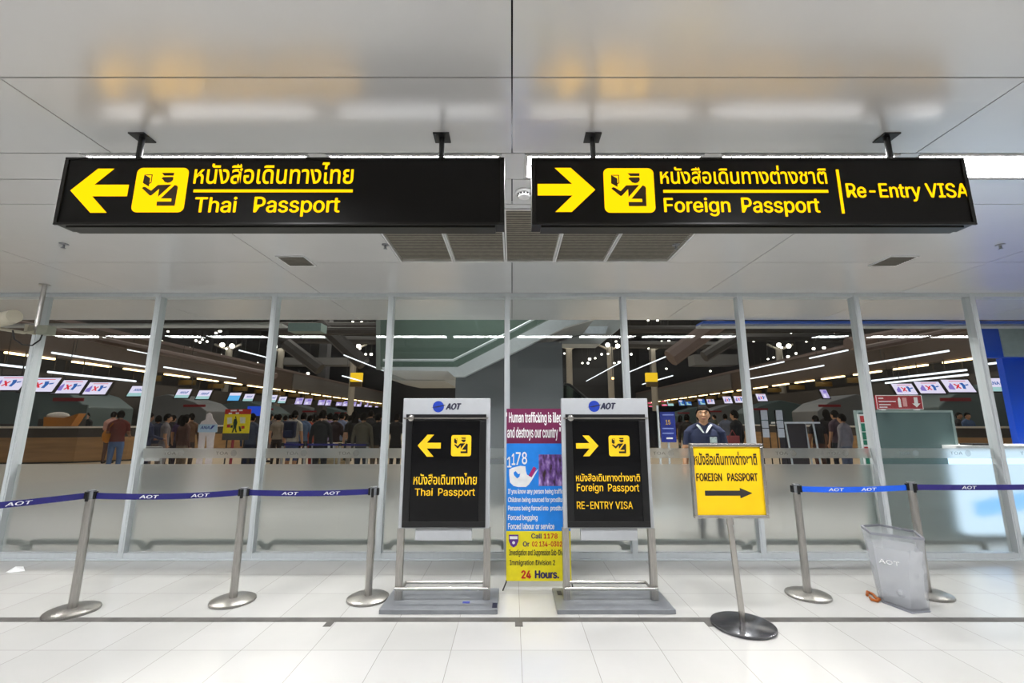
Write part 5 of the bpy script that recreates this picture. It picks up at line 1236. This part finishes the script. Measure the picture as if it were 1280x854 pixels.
# fire sign resting on the partition
x0, z0, x1, z1 = pbox(1095.5, 494, 1153, 511.5, Yd)
t = thing('fire_sign', 'red fire equipment sign with white symbols standing on the glass partition', 'sign', ((x0 + x1) / 2, Yd, ztp))
z0 = ztp + .012; z1 = z0 + .2
obj('sign_plate', MB().box(x0, x1, Yd, Yd + .025, z0, z1), mat('fire_red', 'a3232e', .4), t)
YF_ = Yd - .001; wd_ = x1 - x0; hd = z1 - z0
def U(u, v): return (x0 + wd_ * u, z0 + hd * v)
flat([[U(.86, .15), U(.95, .42), U(.9, .42), U(.9, .85), U(.82, .85), U(.82, .42), U(.77, .42)]], YF_, 'down_arrow', M_pw, t)
flat([[U(.47, .15), U(.53, .15), U(.53, .7), U(.51, .85), U(.49, .85), U(.47, .7)]], YF_, 'extinguisher_symbol', M_pw, t)
flat([[U(.57, .2), U(.66, .2), U(.66, .82), U(.57, .82)]], YF_, 'hose_symbol', mat('pale_red', 'd79a9a', .5), t)
flat([[U(.05, q), U(r, q), U(r, q + .07), U(.05, q + .07)] for q, r in ((.75, .16), (.52, .42), (.3, .3), (.12, .22))], YF_, 'text_lines', M_pw, t)
flat([[U(0, 0), U(1, 0), U(1, .04), U(0, .04)], [U(0, .96), U(1, .96), U(1, 1), U(0, 1)], [U(0, .04), U(.012, .04), U(.012, .96), U(0, .96)], [U(.988, .04), U(1, .04), U(1, .96), U(.988, .96)]], YF_, 'white_border', M_pw, t)
obj('sign_foot', MB().box(x0 + .05, x0 + .12, Yd, Yd + .03, ztp + .001, z0), M_white, t); obj('sign_foot', MB().box(x1 - .12, x1 - .05, Yd, Yd + .03, ztp + .001, z0), M_white, t)
# notice strip on its left edge
Yv = Yd - .03; x0, z0, x1, z1 = pbox(1076, 518, 1092, 582, Yv)
x0, x1 = xe0 + .008, xe0 + .2
t = thing('exit_notice', 'tall white notice strip with red and green squares on the left of the partition', 'notice', ((x0 + x1) / 2, Yv, z0))
obj('backing', MB().box(x0, x1, Yv, Yv + .018, z0, z1), M_pw, t)
hh = z1 - z0
for k_, (c, lo, hi) in enumerate((('b2252c', .84, .97), ('0f7a60', .66, .82), ('0f7a60', .5, .645), ('0f7a60', .4, .49), ('b2252c', .2, .36), ('0f7a60', .03, .18))):
    flat([[(x0 + .02, z0 + hh * lo), (x1 - .02, z0 + hh * lo), (x1 - .02, z0 + hh * hi), (x0 + .02, z0 + hh * hi)]], Yv - .001, 'colour_square', mat('notice_' + c, c, .5), t)
# luminous white-blue counter
Yc = 6.15
x0 = W(1206, 620, Yc).x; zc = W(1230, 557, Yc).z
t = thing('luminous_counter', 'glowing white and pale blue counter behind the far right frosted glass', 'counter', (x0 + 1.5, Yc, 0))
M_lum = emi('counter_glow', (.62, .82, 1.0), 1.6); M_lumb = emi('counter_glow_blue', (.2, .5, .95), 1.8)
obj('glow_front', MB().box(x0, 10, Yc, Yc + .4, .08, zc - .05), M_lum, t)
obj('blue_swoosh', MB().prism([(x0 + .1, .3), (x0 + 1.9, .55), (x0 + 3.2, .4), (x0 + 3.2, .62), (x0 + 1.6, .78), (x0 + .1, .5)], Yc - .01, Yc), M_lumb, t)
obj('counter_top', MB().box(x0 - .05, 10, Yc - .05, Yc + .45, zc - .05, zc), M_pw, t); obj('plinth', MB().box(x0 + .05, 9.95, Yc + .04, Yc + .36, 0, .08), M_dark, t)
kx_ = W(1220, 556, Yc + .1).x
kb = thing('keyboard', 'dark keyboard lying on the glowing white counter', 'keyboard', (kx_, Yc + .1, zc))
obj('key_tray', MB().box(kx_ - .17, kx_ + .17, Yc - .02, Yc + .16, zc, zc + .025), M_black, kb, bevel=.004)
# blue kiosk wall at the far right
Yk2 = 7.6
xk = W(1259, 480, Yk2).x
t = thing('blue_kiosk', 'tall blue kiosk panel with a white light box at the right edge', 'kiosk', (xk + 1, Yk2, 0))
obj('body', MB().box(xk, xk + 3, Yk2, Yk2 + .1, 0, W(1260, 448, Yk2).z), emi('kiosk_blue', (.01, .10, .55), .8) if False else mat('kiosk_blue', '0c4fd0', .35, 0, .1, 1), t)
xh = W(1230, 428, Yk2 - .1).x; xh2 = W(1251, 428, Yk2 - .1).x
zk0, zk1 = W(1250, 447, Yk2 - .1).z, W(1250, 407, Yk2 - .1).z
obj('header', MB().box(xh, xh + 3.4, Yk2 - .1, Yk2 + .02, zk0, zk1), mat('kiosk_blue', '0c4fd0', .35), t)
obj('light_box', MB().box(xh2, xh2 + 3, Yk2 - .12, Yk2 - .101, zk0 + .01, zk1 - .01), mat('light_box', 'a9b8b4', .4), t)
